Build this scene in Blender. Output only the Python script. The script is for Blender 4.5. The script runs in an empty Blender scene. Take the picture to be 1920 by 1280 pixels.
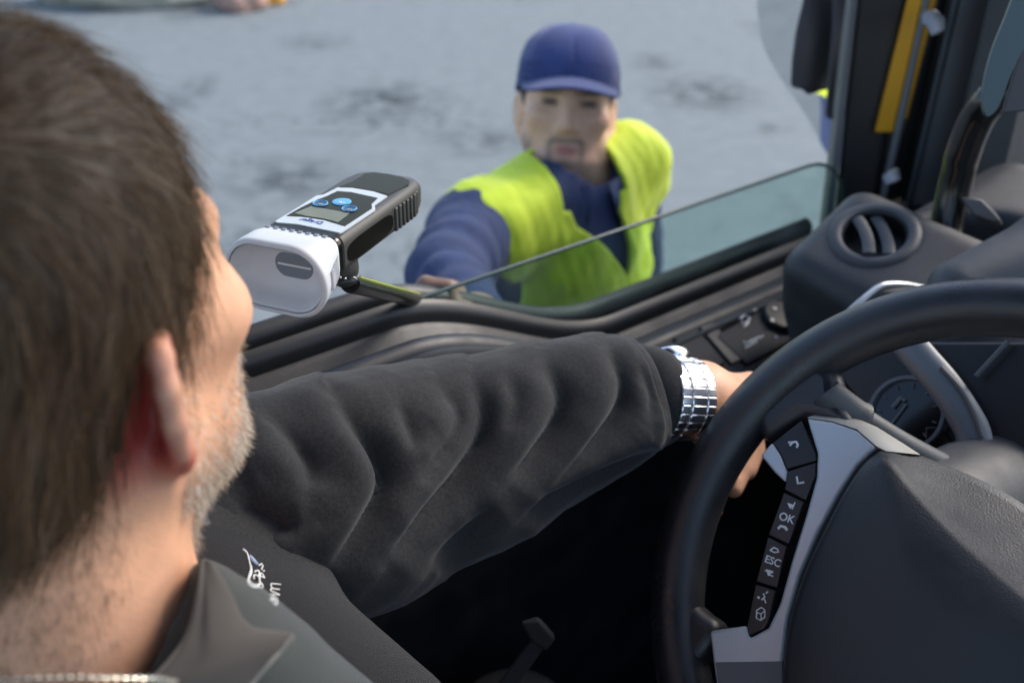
import bpy, bmesh, math, random
import numpy as np
from mathutils import Vector, Matrix
random.seed(4); RNG = np.random.default_rng(7)
scn = bpy.context.scene
COL = scn.collection

# ---------------------------------------------------------------- camera, sky, sun, exposure
CAM = np.array([0.0, 0.0, 2.1])
PITCH = math.radians(30.0); FPX = 1867.0
FWD = np.array([0, math.cos(PITCH), -math.sin(PITCH)])
UPV = np.array([0, math.sin(PITCH), math.cos(PITCH)])
RGT = np.array([1.0, 0, 0])
cam = bpy.data.cameras.new("camera"); camo = bpy.data.objects.new("camera", cam); COL.objects.link(camo)
camo.location = CAM; camo.rotation_euler = (math.pi/2 - PITCH, 0, 0)
cam.sensor_width = 36.0; cam.lens = 36.0*FPX/1920.0
cam.clip_start = 0.02; cam.clip_end = 400
cam.dof.use_dof = True; cam.dof.focus_distance = 0.71; cam.dof.aperture_fstop = 4.4; cam.dof.aperture_blades = 9
scn.camera = camo
SUN_AZ = math.radians(58.0)     # clockwise from +Y
SUN_EL = math.radians(40.0)
world = bpy.data.worlds.new("World"); scn.world = world; world.use_nodes = True
wn = world.node_tree; sky = wn.nodes.new("ShaderNodeTexSky"); sky.sky_type = 'NISHITA'; sky.sun_disc = False
sky.sun_elevation = SUN_EL; sky.sun_rotation = SUN_AZ; sky.air_density = 1.0; sky.dust_density = 2.0
wn.links.new(sky.outputs[0], wn.nodes["Background"].inputs[0]); wn.nodes["Background"].inputs[1].default_value = 0.13
sl = bpy.data.lights.new("sun", 'SUN'); sl.energy = 0.85; sl.angle = math.radians(18); sl.color = (1, .92, .82)
so = bpy.data.objects.new("sun", sl); COL.objects.link(so)
sd = Vector((math.sin(SUN_AZ)*math.cos(SUN_EL), math.cos(SUN_AZ)*math.cos(SUN_EL), math.sin(SUN_EL)))
so.rotation_euler = (-sd).to_track_quat('-Z', 'Y').to_euler(); so.location = (3, 3, 6)
scn.view_settings.view_transform = 'Standard'; scn.view_settings.look = 'None'
scn.view_settings.exposure = 1.33; scn.view_settings.gamma = 1.0
scn.cycles.use_denoising = True

# ---------------------------------------------------------------- frames
def A(*x): return np.array(x, float)
def W(px, py, d):
    """point of the place at depth d (metres along the view axis) seen at a position of the survey picture"""
    return CAM + d*(FWD + (px-960)/FPX*RGT - (py-640)/FPX*UPV)
def proj(P):
    Q = np.asarray(P) - CAM; d = Q @ FWD
    return np.stack([960+FPX*(Q@RGT)/d, 640-FPX*(Q@UPV)/d, d], -1)
PHI = math.radians(52.0)
F = A(math.sin(PHI), math.cos(PHI), 0); L = A(-math.cos(PHI), math.sin(PHI), 0); Z = A(0, 0, 1)
def V(f, l, u): return CAM + f*F + l*L + u*Z
def on_plane(px, py, o, n):
    r = FWD + (px-960)/FPX*RGT - (py-640)/FPX*UPV
    return CAM + r*((o-CAM) @ n)/(r @ n)
def unit(v): v = np.asarray(v, float); return v/np.linalg.norm(v)

# ---------------------------------------------------------------- materials
def mat(name, col, rough=.5, metal=0, var=0.0, vscale=30, bump=0.0, bscale=200, spec=.5, col2=None, sheen=0, coat=0,
        sss=0, attr=None, stretch=None, detail=4, trans=0, dust=0):
    m = bpy.data.materials.new(name); m.use_nodes = True; nt = m.node_tree; b = nt.nodes["Principled BSDF"]
    b.inputs["Base Color"].default_value = (*col, 1); b.inputs["Roughness"].default_value = rough
    b.inputs["Metallic"].default_value = metal; b.inputs["Specular IOR Level"].default_value = spec
    if sheen: b.inputs["Sheen Weight"].default_value = sheen; b.inputs["Sheen Roughness"].default_value = .4
    if coat: b.inputs["Coat Weight"].default_value = coat; b.inputs["Coat Roughness"].default_value = .1
    if trans: b.inputs["Transmission Weight"].default_value = trans
    if sss:
        b.inputs["Subsurface Weight"].default_value = sss; b.inputs["Subsurface Scale"].default_value = .004
        b.inputs["Subsurface Radius"].default_value = (1, .3, .15)
    tc = nt.nodes.new("ShaderNodeTexCoord"); vec = tc.outputs["Object"]
    if stretch:
        mp = nt.nodes.new("ShaderNodeMapping"); mp.inputs["Scale"].default_value = stretch
        nt.links.new(vec, mp.inputs[0]); vec = mp.outputs[0]
    src = None
    if attr:
        at = nt.nodes.new("ShaderNodeAttribute"); at.attribute_name = attr; src = at.outputs["Color"]
    if var:
        n = nt.nodes.new("ShaderNodeTexNoise"); n.inputs["Scale"].default_value = vscale; n.inputs["Detail"].default_value = detail
        nt.links.new(vec, n.inputs["Vector"])
        r = nt.nodes.new("ShaderNodeValToRGB"); r.color_ramp.elements[0].position = .3; r.color_ramp.elements[1].position = .7
        if src is None:
            c2 = col2 or tuple(min(1, c*(1+var)) for c in col); c1 = col if col2 else tuple(c*(1-var) for c in col)
            r.color_ramp.elements[0].color = (*c1, 1); r.color_ramp.elements[1].color = (*c2, 1); src = r.outputs[0]
        else:
            r.color_ramp.elements[0].color = (1-var,)*3+(1,); r.color_ramp.elements[1].color = (1+var,)*3+(1,)
            mx = nt.nodes.new("ShaderNodeMix"); mx.data_type = 'RGBA'; mx.blend_type = 'MULTIPLY'; mx.inputs[0].default_value = 1
            nt.links.new(src, mx.inputs[6]); nt.links.new(r.outputs[0], mx.inputs[7]); src = mx.outputs[2]
        nt.links.new(n.outputs[0], r.inputs[0])
    if dust:
        n3 = nt.nodes.new("ShaderNodeTexNoise"); n3.inputs["Scale"].default_value = 17; n3.inputs["Detail"].default_value = 8; n3.inputs["Roughness"].default_value = .7
        nt.links.new(vec, n3.inputs["Vector"]); r3 = nt.nodes.new("ShaderNodeMapRange"); r3.inputs[1].default_value = .42; r3.inputs[2].default_value = .75
        r3.inputs[3].default_value = 0; r3.inputs[4].default_value = dust; nt.links.new(n3.outputs[0], r3.inputs[0])
        mx3 = nt.nodes.new("ShaderNodeMix"); mx3.data_type = 'RGBA'; nt.links.new(r3.outputs[0], mx3.inputs[0])
        if src is not None: nt.links.new(src, mx3.inputs[6])
        else: mx3.inputs[6].default_value = (*col, 1)
        mx3.inputs[7].default_value = (.17, .16, .145, 1); src = mx3.outputs[2]
        r4 = nt.nodes.new("ShaderNodeMapRange"); r4.inputs[1].default_value = .3; r4.inputs[2].default_value = .7; r4.inputs[3].default_value = rough-.10; r4.inputs[4].default_value = rough+.18
        nt.links.new(n3.outputs[0], r4.inputs[0]); nt.links.new(r4.outputs[0], b.inputs["Roughness"])
    if src is not None: nt.links.new(src, b.inputs["Base Color"])
    if bump:
        n2 = nt.nodes.new("ShaderNodeTexNoise"); n2.inputs["Scale"].default_value = bscale; n2.inputs["Detail"].default_value = 3
        nt.links.new(vec, n2.inputs["Vector"])
        bp = nt.nodes.new("ShaderNodeBump"); bp.inputs["Strength"].default_value = bump; bp.inputs["Distance"].default_value = .001
        nt.links.new(n2.outputs[0], bp.inputs["Height"]); nt.links.new(bp.outputs[0], b.inputs["Normal"])
    return m

def wave_bump(m, scale, strength, direction='DIAGONAL', dist=.0006):
    nt = m.node_tree; b = nt.nodes["Principled BSDF"]; tc = nt.nodes.new("ShaderNodeTexCoord")
    w = nt.nodes.new("ShaderNodeTexWave"); w.inputs["Scale"].default_value = scale; w.bands_direction = direction
    w.inputs["Distortion"].default_value = .6; w.inputs["Detail"].default_value = 1
    nt.links.new(tc.outputs["Object"], w.inputs["Vector"])
    bp = nt.nodes.new("ShaderNodeBump"); bp.inputs["Strength"].default_value = strength; bp.inputs["Distance"].default_value = dist
    nt.links.new(w.outputs[1], bp.inputs["Height"]); nt.links.new(bp.outputs[0], b.inputs["Normal"])

M = {}
M['plastic'] = mat('dark_grained_plastic', (.030, .033, .037), .5, bump=.35, bscale=900, var=.15, vscale=8, dust=.10)
M['plastic_mid'] = mat('charcoal_plastic', (.055, .061, .068), .48, bump=.3, bscale=800, var=.12, vscale=10, dust=.10)
M['plastic_black'] = mat('black_plastic', (.008, .008, .009), .4, bump=.15, bscale=600)
M['pillar_trim'] = mat('grey_pillar_trim', (.14, .14, .145), .6, bump=.3, bscale=700, var=.1, vscale=6)
M['panel'] = mat('navy_black_switch_panel', (.012, .015, .020), .55, bump=.2, bscale=900, spec=.25)
M['door'] = mat('black_door_plastic', (.010, .011, .014), .40, bump=.3, bscale=900, var=.15, vscale=8, dust=.08)
M['rubber'] = mat('black_rubber', (.010, .011, .013), .42, bump=.12, bscale=300)
M['rim'] = mat('steering_rubber', (.018, .019, .023), .32, spec=.65, bump=.25, bscale=1400, var=.15, vscale=14, dust=.05)
M['pad'] = mat('grained_airbag_skin', (.023, .025, .028), .42, bump=.4, bscale=750, var=.15, vscale=5, dust=.05)
M['silver'] = mat('satin_silver_paint', (.52, .55, .58), .32, metal=.25, bump=.05, bscale=900, var=.05, vscale=8)
M['button'] = mat('gloss_black_button', (.010, .009, .010), .3, bump=.08, bscale=500)
M['icon'] = mat('pale_printed_symbol', (.80, .80, .80), .5)
M['icon_dim'] = mat('grey_printed_symbol', (.50, .53, .55), .5)
M['floor'] = mat('cab_floor_mat', (.022, .021, .021), .8, bump=.4, bscale=150)
M['strip'] = mat('grey_rubber_strip', (.20, .21, .22), .5)
M['orange'] = mat('orange_body_paint', (.80, .38, .02), .35, var=.1, vscale=5, coat=.4)
M['darkpaint'] = mat('dark_brown_grey_paint', (.042, .037, .035), .45, var=.2, vscale=6)
M['chrome'] = mat('polished_steel', (.88, .89, .90), .2, metal=1)
M['steel_dark'] = mat('bare_steel_latch', (.22, .23, .24), .4, metal=.5)
M['mirror'] = mat('mirror_silvering', (.82, .84, .85), .02, metal=1)
M['skin'] = mat('driver_skin', (.5, .3, .2), .48, attr='Col', var=.08, vscale=70, bump=.35, bscale=420, sss=.18, detail=6)
M['skin2'] = mat('officer_skin', (.5, .3, .2), .5, attr='Col', var=.05, vscale=60, sss=.12)
M['hair'] = mat('brown_hair', (.05, .03, .02), .42, attr='Col', spec=.2)
M['scalp_hair'] = mat('brown_hair_mass', (.060, .040, .026), .6, var=.45, vscale=55, stretch=(1, 1, .35), bump=.8, bscale=160)
M['beard'] = mat('greying_beard_hair', (.5, .4, .3), .5, attr='Col')
M['fleece'] = mat('charcoal_fleece', (.031, .0315, .033), .92, var=.22, vscale=420, bump=.35, bscale=1300, sheen=.15, spec=.2)
M['fleece2'] = mat('grey_green_fleece', (.055, .062, .060), .95, var=.12, vscale=20, bump=.4, bscale=1500, sheen=.4, spec=.2)
M['collar'] = mat('brown_grey_collar_cloth', (.075, .068, .062), .9, var=.1, vscale=20, bump=.3, bscale=1400, sheen=.4, spec=.2)
M['twill'] = mat('ribbed_charcoal_twill', (.031, .031, .032), .9, sheen=.15, spec=.2); wave_bump(M['twill'], 420, .9)
M['thread'] = mat('white_embroidery_thread', (.72, .74, .74), .6, bump=.5, bscale=2500)
M['thread_blue'] = mat('pale_blue_embroidery_thread', (.32, .42, .60), .6, bump=.5, bscale=2500)
M['seam'] = mat('hem_edge_highlight', (.24, .23, .21), .85)  # paler colour for the collar's edge highlight, not a sewn seam
M['trouser'] = mat('dark_work_trousers', (.028, .028, .031), .9, bump=.3, bscale=900)
M['vest'] = mat('high_visibility_yellow', (.70, .86, .045), .75, var=.08, vscale=14, bump=.25, bscale=400, sheen=.2)
M['shirt'] = mat('navy_work_shirt', (.026, .044, .120), .85, var=.15, vscale=16, bump=.3, bscale=900, sheen=.05)
M['cap'] = mat('blue_cotton_cap', (.034, .054, .175), .85, var=.12, vscale=25, bump=.3, bscale=1200, sheen=.3)
M['white'] = mat('milky_white_plastic', (.66, .69, .71), .38, sss=.08, spec=.4)
M['white_in'] = mat('milky_white_plastic_inner', (.68, .71, .74), .45, sss=.3, spec=.4)
M['tester'] = mat('tester_grey_rubber', (.050, .050, .046), .5, bump=.2, bscale=1500, var=.1, vscale=40)
M['tester_black'] = mat('tester_black_gloss', (.010, .010, .009), .12)
M['glassy'] = mat('dark_display_window', (.030, .028, .011), .25, spec=.06)
M['lcd'] = mat('olive_liquid_crystal', (.16, .165, .085), .30, var=.12, vscale=60)
M['label'] = mat('pale_grey_face_label', (.58, .65, .68), .45)
M['blue'] = mat('light_blue_key', (.10, .42, .74), .35)
M['navy'] = mat('dark_blue_key', (.03, .055, .12), .3)
M['ink'] = mat('blue_printed_ink', (.02, .09, .36), .5)
M['slot'] = mat('grey_slot', (.20, .235, .27), .5)
M['lime'] = mat('lime_glint_paint', (.38, .47, .06), .5)
M['black_gloss'] = mat('gloss_black_tube', (.010, .010, .010), .18)
M['gold'] = mat('gold_and_silver_chain', (.82, .77, .66), .15, metal=1)
M['cluster'] = mat('dark_gauge_glass', (.006, .006, .007), .12)
M['trim_lit'] = mat('warm_lit_silver_trim', (.50, .48, .42), .4, metal=.2, var=.05, vscale=8)  # silver trim with the warm light on its top put into the colour
M['frame'] = mat('satin_grey_frame', (.13, .145, .16), .4, bump=.15, bscale=700)
M['webbing'] = mat('grey_belt_webbing', (.016, .016, .016), .8, bump=.4, bscale=900)
M['visor'] = mat('teal_grey_smoked_plastic', (.055, .085, .09), .35)
M['seat'] = mat('dark_seat_fabric', (.02, .02, .022), .9, bump=.4, bscale=700)
M['eye'] = mat('eye', (.06, .04, .03), .2)
M['stone'] = mat('pale_dusty_stone', (.46, .43, .36), .9, var=.25, vscale=8, bump=.8, bscale=30)
M['brick'] = mat('reddish_broken_brick', (.42, .26, .21), .9, var=.25, vscale=14, bump=.8, bscale=40)

def glass(name, col, rough=.0):
    m = bpy.data.materials.new(name); m.use_nodes = True; nt = m.node_tree; nt.nodes.clear()
    o = nt.nodes.new("ShaderNodeOutputMaterial"); t = nt.nodes.new("ShaderNodeBsdfTransparent"); t.inputs[0].default_value = (*col, 1)
    g = nt.nodes.new("ShaderNodeBsdfGlossy"); g.inputs["Roughness"].default_value = rough; g.inputs[0].default_value = (1, 1, 1, 1)
    lw = nt.nodes.new("ShaderNodeLayerWeight"); lw.inputs[0].default_value = .35; pw = nt.nodes.new("ShaderNodeMath"); pw.operation = 'POWER'; pw.inputs[1].default_value = 2.5
    ml = nt.nodes.new("ShaderNodeMath"); ml.operation = 'MULTIPLY_ADD'; ml.inputs[1].default_value = .55; ml.inputs[2].default_value = .03
    mx = nt.nodes.new("ShaderNodeMixShader"); nt.links.new(lw.outputs["Facing"], pw.inputs[0]); nt.links.new(pw.outputs[0], ml.inputs[0]); nt.links.new(ml.outputs[0], mx.inputs[0])
    tc = nt.nodes.new("ShaderNodeTexCoord"); n = nt.nodes.new("ShaderNodeTexNoise"); n.inputs["Scale"].default_value = 9; n.inputs["Detail"].default_value = 8; nt.links.new(tc.outputs["Object"], n.inputs["Vector"])
    mr = nt.nodes.new("ShaderNodeMapRange"); mr.inputs[1].default_value = .45; mr.inputs[2].default_value = .75; mr.inputs[3].default_value = .01; mr.inputs[4].default_value = .10; nt.links.new(n.outputs[0], mr.inputs[0])
    df = nt.nodes.new("ShaderNodeBsdfDiffuse"); df.inputs[0].default_value = (.45, .5, .5, 1); m2 = nt.nodes.new("ShaderNodeMixShader"); nt.links.new(mr.outputs[0], m2.inputs[0])
    nt.links.new(t.outputs[0], m2.inputs[1]); nt.links.new(df.outputs[0], m2.inputs[2])
    nt.links.new(m2.outputs[0], mx.inputs[1]); nt.links.new(g.outputs[0], mx.inputs[2])
    nt.links.new(mx.outputs[0], o.inputs[0]); return m
M['window'] = glass('green_tinted_glass', (.83, .93, .91))
M['pane_edge'] = mat('dark_green_glass_edge', (.035, .065, .058), .25)
M['clear'] = glass('clear_plastic', (.90, .93, .93), .05)

# ---------------------------------------------------------------- object helpers
OFF = {}
def _link(o, parent, base):
    COL.objects.link(o)
    if parent is not None:
        o.parent = parent; o.location = Vector(base - OFF[parent.name])
    else: o.location = Vector(base)
    OFF[o.name] = np.array(base, float)
def thing(name, label, cat, base, group=None):
    o = bpy.data.objects.new(name, None); o.empty_display_size = .05; _link(o, None, A(*base))
    o['label'] = label; o['category'] = cat
    if group: o['group'] = group
    return o
def tag(o, label, cat, group=None):
    o['label'] = label; o['category'] = cat
    if group: o['group'] = group
    return o
def smooth_mesh(me, ang=38):
    bm = bmesh.new(); bm.from_mesh(me); bmesh.ops.remove_doubles(bm, verts=bm.verts, dist=1e-6)
    bmesh.ops.recalc_face_normals(bm, faces=bm.faces)
    for f in bm.faces: f.smooth = True
    ca = math.radians(ang)
    for e in bm.edges:
        if len(e.link_faces) == 2: e.smooth = e.calc_face_angle(0) < ca
    bm.to_mesh(me); bm.free()
def obj(name, verts, faces, m, parent=None, base=None, smooth=38, bevel=0, seg=2, mi=None):
    verts = np.asarray(verts, float).reshape(-1, 3)
    if base is None: base = OFF[parent.name] if parent is not None else A(0, 0, 0)
    base = np.asarray(base, float)
    me = bpy.data.meshes.new(name); me.from_pydata((verts-base).tolist(), [], [list(map(int, f)) for f in faces])
    ms = m if isinstance(m, (list, tuple)) else [m]
    for x in ms: me.materials.append(x)
    if mi is not None: me.polygons.foreach_set("material_index", np.asarray(mi, np.int32))
    if smooth: smooth_mesh(me, smooth)
    o = bpy.data.objects.new(name, me); _link(o, parent, base)
    if bevel:
        b = o.modifiers.new("bevel", 'BEVEL'); b.width = bevel; b.segments = seg; b.limit_method = 'ANGLE'; b.angle_limit = math.radians(40)
        b.harden_normals = False
    return o
class MB:
    def __init__(s): s.v = []; s.f = []; s.mi = []; s.cur = 0
    def add(s, v, f):
        n = len(s.v); s.v += [tuple(p) for p in np.asarray(v, float)]; s.f += [[i+n for i in q] for q in f]; s.mi += [s.cur]*len(f); return s
    def build(s, name, m, parent=None, **k): return obj(name, s.v, s.f, m, parent, mi=s.mi if isinstance(m, (list, tuple)) else None, **k)
def prism(front, off):
    a = np.asarray(front, float); n = len(a); b = a + off
    f = [list(range(n)), list(range(2*n-1, n-1, -1))] + [[i, i+n, (i+1) % n+n, (i+1) % n] for i in range(n)]
    return np.vstack([a, b]), f
def box(c, ex, ey, ez):
    c, ex, ey, ez = [np.asarray(x, float) for x in (c, ex, ey, ez)]
    v = [c+i*ex+j*ey+k*ez for i in (-.5, .5) for j in (-.5, .5) for k in (-.5, .5)]
    return v, [[0, 1, 3, 2], [4, 6, 7, 5], [0, 4, 5, 1], [2, 3, 7, 6], [0, 2, 6, 4], [1, 5, 7, 3]]
def cr(pts, n):
    """Catmull-Rom resample (rows may carry extra columns)"""
    p = np.asarray(pts, float); p = np.vstack([2*p[0]-p[1], p, 2*p[-1]-p[-2]]); m = len(p)-3; out = []
    for t in np.linspace(0, m-1e-9, n):
        i = int(t); u = t-i; a, b, c, d = p[i:i+4]
        out.append(.5*((2*b)+(c-a)*u+(2*a-5*b+4*c-d)*u*u+(3*b-a-3*c+d)*u**3))
    return np.array(out)
def loft(rings, caps=True, closed=True):
    R = np.asarray(rings, float); a, b = R.shape[:2]; v = R.reshape(-1, 3); f = []
    for i in range(a-1):
        for j in range(b if closed else b-1):
            k = (j+1) % b; f.append([i*b+j, i*b+k, (i+1)*b+k, (i+1)*b+j])
    if caps and closed: f.append(list(range(b-1, -1, -1))); f.append([(a-1)*b+j for j in range(b)])
    return v, f
def frames(P, up=(0, 0, 1)):
    P = np.asarray(P, float); T = np.gradient(P, axis=0); T /= np.linalg.norm(T, axis=1)[:, None]
    N = []; u = np.asarray(up, float)
    for t in T:
        n = u - (u@t)*t; n /= np.linalg.norm(n); N.append(n)
    N = np.array(N); return T, N, np.cross(T, N)
def tube(path, r, n=12, up=(0, 0, 1), caps=True, ry=None):
    P = np.asarray(path, float); r = np.broadcast_to(np.asarray(r, float), (len(P),)); ry = r if ry is None else np.broadcast_to(np.asarray(ry, float), (len(P),))
    T, N, B = frames(P, up); th = np.linspace(0, 2*np.pi, n, endpoint=False)
    R = P[:, None] + np.cos(th)[None, :, None]*N[:, None]*r[:, None, None] + np.sin(th)[None, :, None]*B[:, None]*ry[:, None, None]
    return loft(R, caps)
def torus(c, a, b, R, r, n=96, k=20, ry=None):
    t = np.linspace(0, 2*np.pi, n, endpoint=False); s = np.linspace(0, 2*np.pi, k, endpoint=False); nn = np.cross(a, b); ry = r if ry is None else ry
    d = np.cos(t)[:, None]*a+np.sin(t)[:, None]*b
    rr = np.broadcast_to(np.asarray(r, float), (n,)); r2 = np.broadcast_to(np.asarray(ry, float), (n,))
    P = c + d[:, None]*(R+np.cos(s)[None, :, None]*rr[:, None, None]) + np.sin(s)[None, :, None]*nn*r2[:, None, None]
    v = P.reshape(-1, 3); f = [[i*k+j, i*k+(j+1) % k, ((i+1) % n)*k+(j+1) % k, ((i+1) % n)*k+j] for i in range(n) for j in range(k)]
    return v, f
def lathe(c, ax, u, prof, n=48):
    """prof rows (radius, height); closed rings"""
    ax = unit(ax); u = unit(u - (u@ax)*ax); w = np.cross(ax, u); th = np.linspace(0, 2*np.pi, n, endpoint=False)
    R = [c+h*ax+r*(np.cos(th)[:, None]*u+np.sin(th)[:, None]*w) for r, h in prof]
    return loft(R, True)
def extrude_path(path, prof, ex, ey):
    """sweep a fixed profile (rows x,y along ex,ey) along a path"""
    R = [p + np.asarray(prof)[:, :1]*ex + np.asarray(prof)[:, 1:]*ey for p in np.asarray(path)]
    return loft(R, True)
def text_mesh(s, size, o, x, y, ext=.0001, off=.018):
    c = bpy.data.curves.new("txt", 'FONT'); c.body = s; c.size = size; c.align_x = 'CENTER'; c.align_y = 'CENTER'; c.offset = off*size; c.extrude = ext/ max(size, 1e-6)*size
    t = bpy.data.objects.new("txt", c); COL.objects.link(t); dg = bpy.context.evaluated_depsgraph_get(); dg.update()
    me = bpy.data.meshes.new_from_object(t.evaluated_get(dg)); v = np.array([p.co for p in me.vertices]); f = [list(p.vertices) for p in me.polygons]
    bpy.data.objects.remove(t); bpy.data.curves.remove(c); bpy.data.meshes.remove(me)
    n = np.cross(x, y); return o + v[:, :1]*x + v[:, 1:2]*y + v[:, 2:]*n, f

# ---------------------------------------------------------------- implicit bodies
class S:
    def __init__(s): s.ops = []
    def add(s, fn, k=.01): s.ops.append((fn, k, 0)); return s
    def cut(s, fn, k=.005): s.ops.append((fn, k, 1)); return s
    def cone(s, a, b, ra, rb, k=.012): return s.add(f_cone(a, b, ra, rb), k)
    def ell(s, c, r, R=None, k=.012): return s.add(f_ell(c, r, R), k)
    def __call__(s, P):
        d = None
        for fn, k, m in s.ops:
            e = fn(P)
            if d is None: d = e
            elif m == 0:
                h = np.maximum(k-np.abs(d-e), 0)/k; d = np.minimum(d, e)-h*h*k*.25
            else:
                e = -e; h = np.maximum(k-np.abs(d-e), 0)/k; d = np.maximum(d, e)+h*h*k*.25
        return d
def f_cone(a, b, ra, rb):
    a = np.asarray(a, float); b = np.asarray(b, float); ba = b-a; q = ba@ba + 1e-12
    def f(P):
        pa = P-a; h = np.clip(pa@ba/q, 0, 1); w = pa-h[:, None]*ba; return np.sqrt((w*w).sum(1))-(ra+(rb-ra)*h)
    return f
def f_ell(c, r, R=None):
    c = np.asarray(c, float); r = np.asarray(r, float); R = np.eye(3) if R is None else np.asarray(R, float)
    def f(P):
        q = (P-c)@R.T; k0 = np.sqrt(((q/r)**2).sum(1)); k1 = np.sqrt(((q/(r*r))**2).sum(1))+1e-9; return k0*(k0-1)/k1
    return f
def surf_nets(sdf, lo, hi, h, B=4):
    lo = np.asarray(lo, float); nb = np.ceil((np.asarray(hi)-lo)/(h*B)).astype(int)
    g = np.stack(np.meshgrid(*[np.arange(k) for k in nb], indexing='ij'), -1).reshape(-1, 3)
    d = np.concatenate([sdf(lo+(c+.5)*h*B) for c in np.array_split(g, max(1, len(g)//200000))])
    g = g[np.abs(d) < h*B*1.5]
    o = np.stack(np.meshgrid(*[np.arange(B+1)]*3, indexing='ij'), -1).reshape(-1, 3)
    VV = []; KK = []; QQ = []
    N = nb*B+2
    key = lambda c: (c[..., 0]*N[1]+c[..., 1])*N[2]+c[..., 2]
    cor = np.array([[i, j, k] for i in (0, 1) for j in (0, 1) for k in (0, 1)])
    edges = [(a, b) for a in range(8) for b in range(a+1, 8) if np.abs(cor[a]-cor[b]).sum() == 1]
    for gb in np.array_split(g, max(1, len(g)//3000)):
        idx = gb[:, None]*B+o[None]
        D = sdf((lo+idx.reshape(-1, 3)*h)).reshape(len(gb), B+1, B+1, B+1)
        C = np.stack([D[:, c[0]:c[0]+B, c[1]:c[1]+B, c[2]:c[2]+B] for c in cor], -1)
        act = (C.min(-1) < 0) & (C.max(-1) >= 0)
        b, i, j, k = np.nonzero(act); Cv = C[act]; s = np.zeros((len(b), 3)); w = np.zeros(len(b))
        for a, e in edges:
            da, de = Cv[:, a], Cv[:, e]; x = (da < 0) != (de < 0); t = np.where(x, da/np.where(x, da-de, 1), 0)
            s += np.where(x[:, None], cor[a]+t[:, None]*(cor[e]-cor[a]), 0); w += x
        cell = gb[b]*B+np.stack([i, j, k], 1)
        VV.append(lo+h*(cell+s/w[:, None])); KK.append(key(cell))
        for ax in range(3):
            e = np.zeros(3, int); e[ax] = 1
            d0 = D[:, :B, :B, :B]; d1 = D[:, e[0]:e[0]+B, e[1]:e[1]+B, e[2]:e[2]+B]
            x = (d0 < 0) != (d1 < 0); b, i, j, k = np.nonzero(x); p = gb[b]*B+np.stack([i, j, k], 1)
            u = np.zeros(3, int); u[(ax+1) % 3] = 1; v = np.zeros(3, int); v[(ax+2) % 3] = 1
            q = np.stack([key(p-u-v), key(p-v), key(p), key(p-u)], 1); fl = d0[x] >= 0; q[fl] = q[fl][:, ::-1]; QQ.append(q)
    Vv = np.concatenate(VV); Kk = np.concatenate(KK); Q = np.concatenate(QQ)
    od = np.argsort(Kk); Kk = Kk[od]; Vv = Vv[od]; ix = np.searchsorted(Kk, Q); ix = np.clip(ix, 0, len(Kk)-1)
    ok = (Kk[ix] == Q).all(1); return Vv, ix[ok]
def sobj(name, sdf, lo, hi, h, m, parent=None, base=None, colfn=None, smooth=180, mifn=None):
    v, q = surf_nets(sdf, lo, hi, h)
    me = bpy.data.meshes.new(name)
    if base is None: base = OFF[parent.name] if parent is not None else A(0, 0, 0)
    base = np.asarray(base, float)
    me.vertices.add(len(v)); me.vertices.foreach_set("co", (v-base).ravel().astype(np.float32))
    me.loops.add(q.size); me.loops.foreach_set("vertex_index", q.ravel().astype(np.int32))
    me.polygons.add(len(q)); me.polygons.foreach_set("loop_start", np.arange(0, q.size, 4, dtype=np.int32))
    me.update(calc_edges=True); me.validate()
    me.polygons.foreach_set("use_smooth", np.ones(len(me.polygons), bool))
    for x in (m if isinstance(m, (list, tuple)) else [m]): me.materials.append(x)
    if colfn is not None:
        c = np.ones((len(v), 4), np.float32); c[:, :3] = colfn(v)
        at = me.color_attributes.new("Col", 'FLOAT_COLOR', 'POINT'); at.data.foreach_set("color", c.ravel())
    if mifn is not None:
        cen = v[q].mean(1); me.polygons.foreach_set("material_index", mifn(cen).astype(np.int32))
    o = bpy.data.objects.new(name, me); _link(o, parent, base); o['_n'] = 0; del o['_n']
    return o
def march(sdf, px, py, d0, d1, n=160):
    ds = np.linspace(d0, d1, n); P = np.array([W(px, py, d) for d in ds]); v = sdf(P); i = np.nonzero(v < 0)[0]
    if len(i) == 0: return None
    i = i[0]; t = 1 if i == 0 else v[i-1]/(v[i-1]-v[i]); return P[max(i-1, 0)]+(P[i]-P[max(i-1, 0)])*t
def smoothstep(a, b, x): t = np.clip((x-a)/(b-a), 0, 1); return t*t*(3-2*t)
def vnoise(P, s, seed=0):
    """cheap smooth 3-D noise: a few sine products"""
    r = np.random.default_rng(seed); o = 0
    for i in range(5):
        k = r.normal(size=3)*s*(1+.5*i); o = o+np.sin(P@k+r.uniform(0, 6.3))/(1+.4*i)
    return o/3

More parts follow.
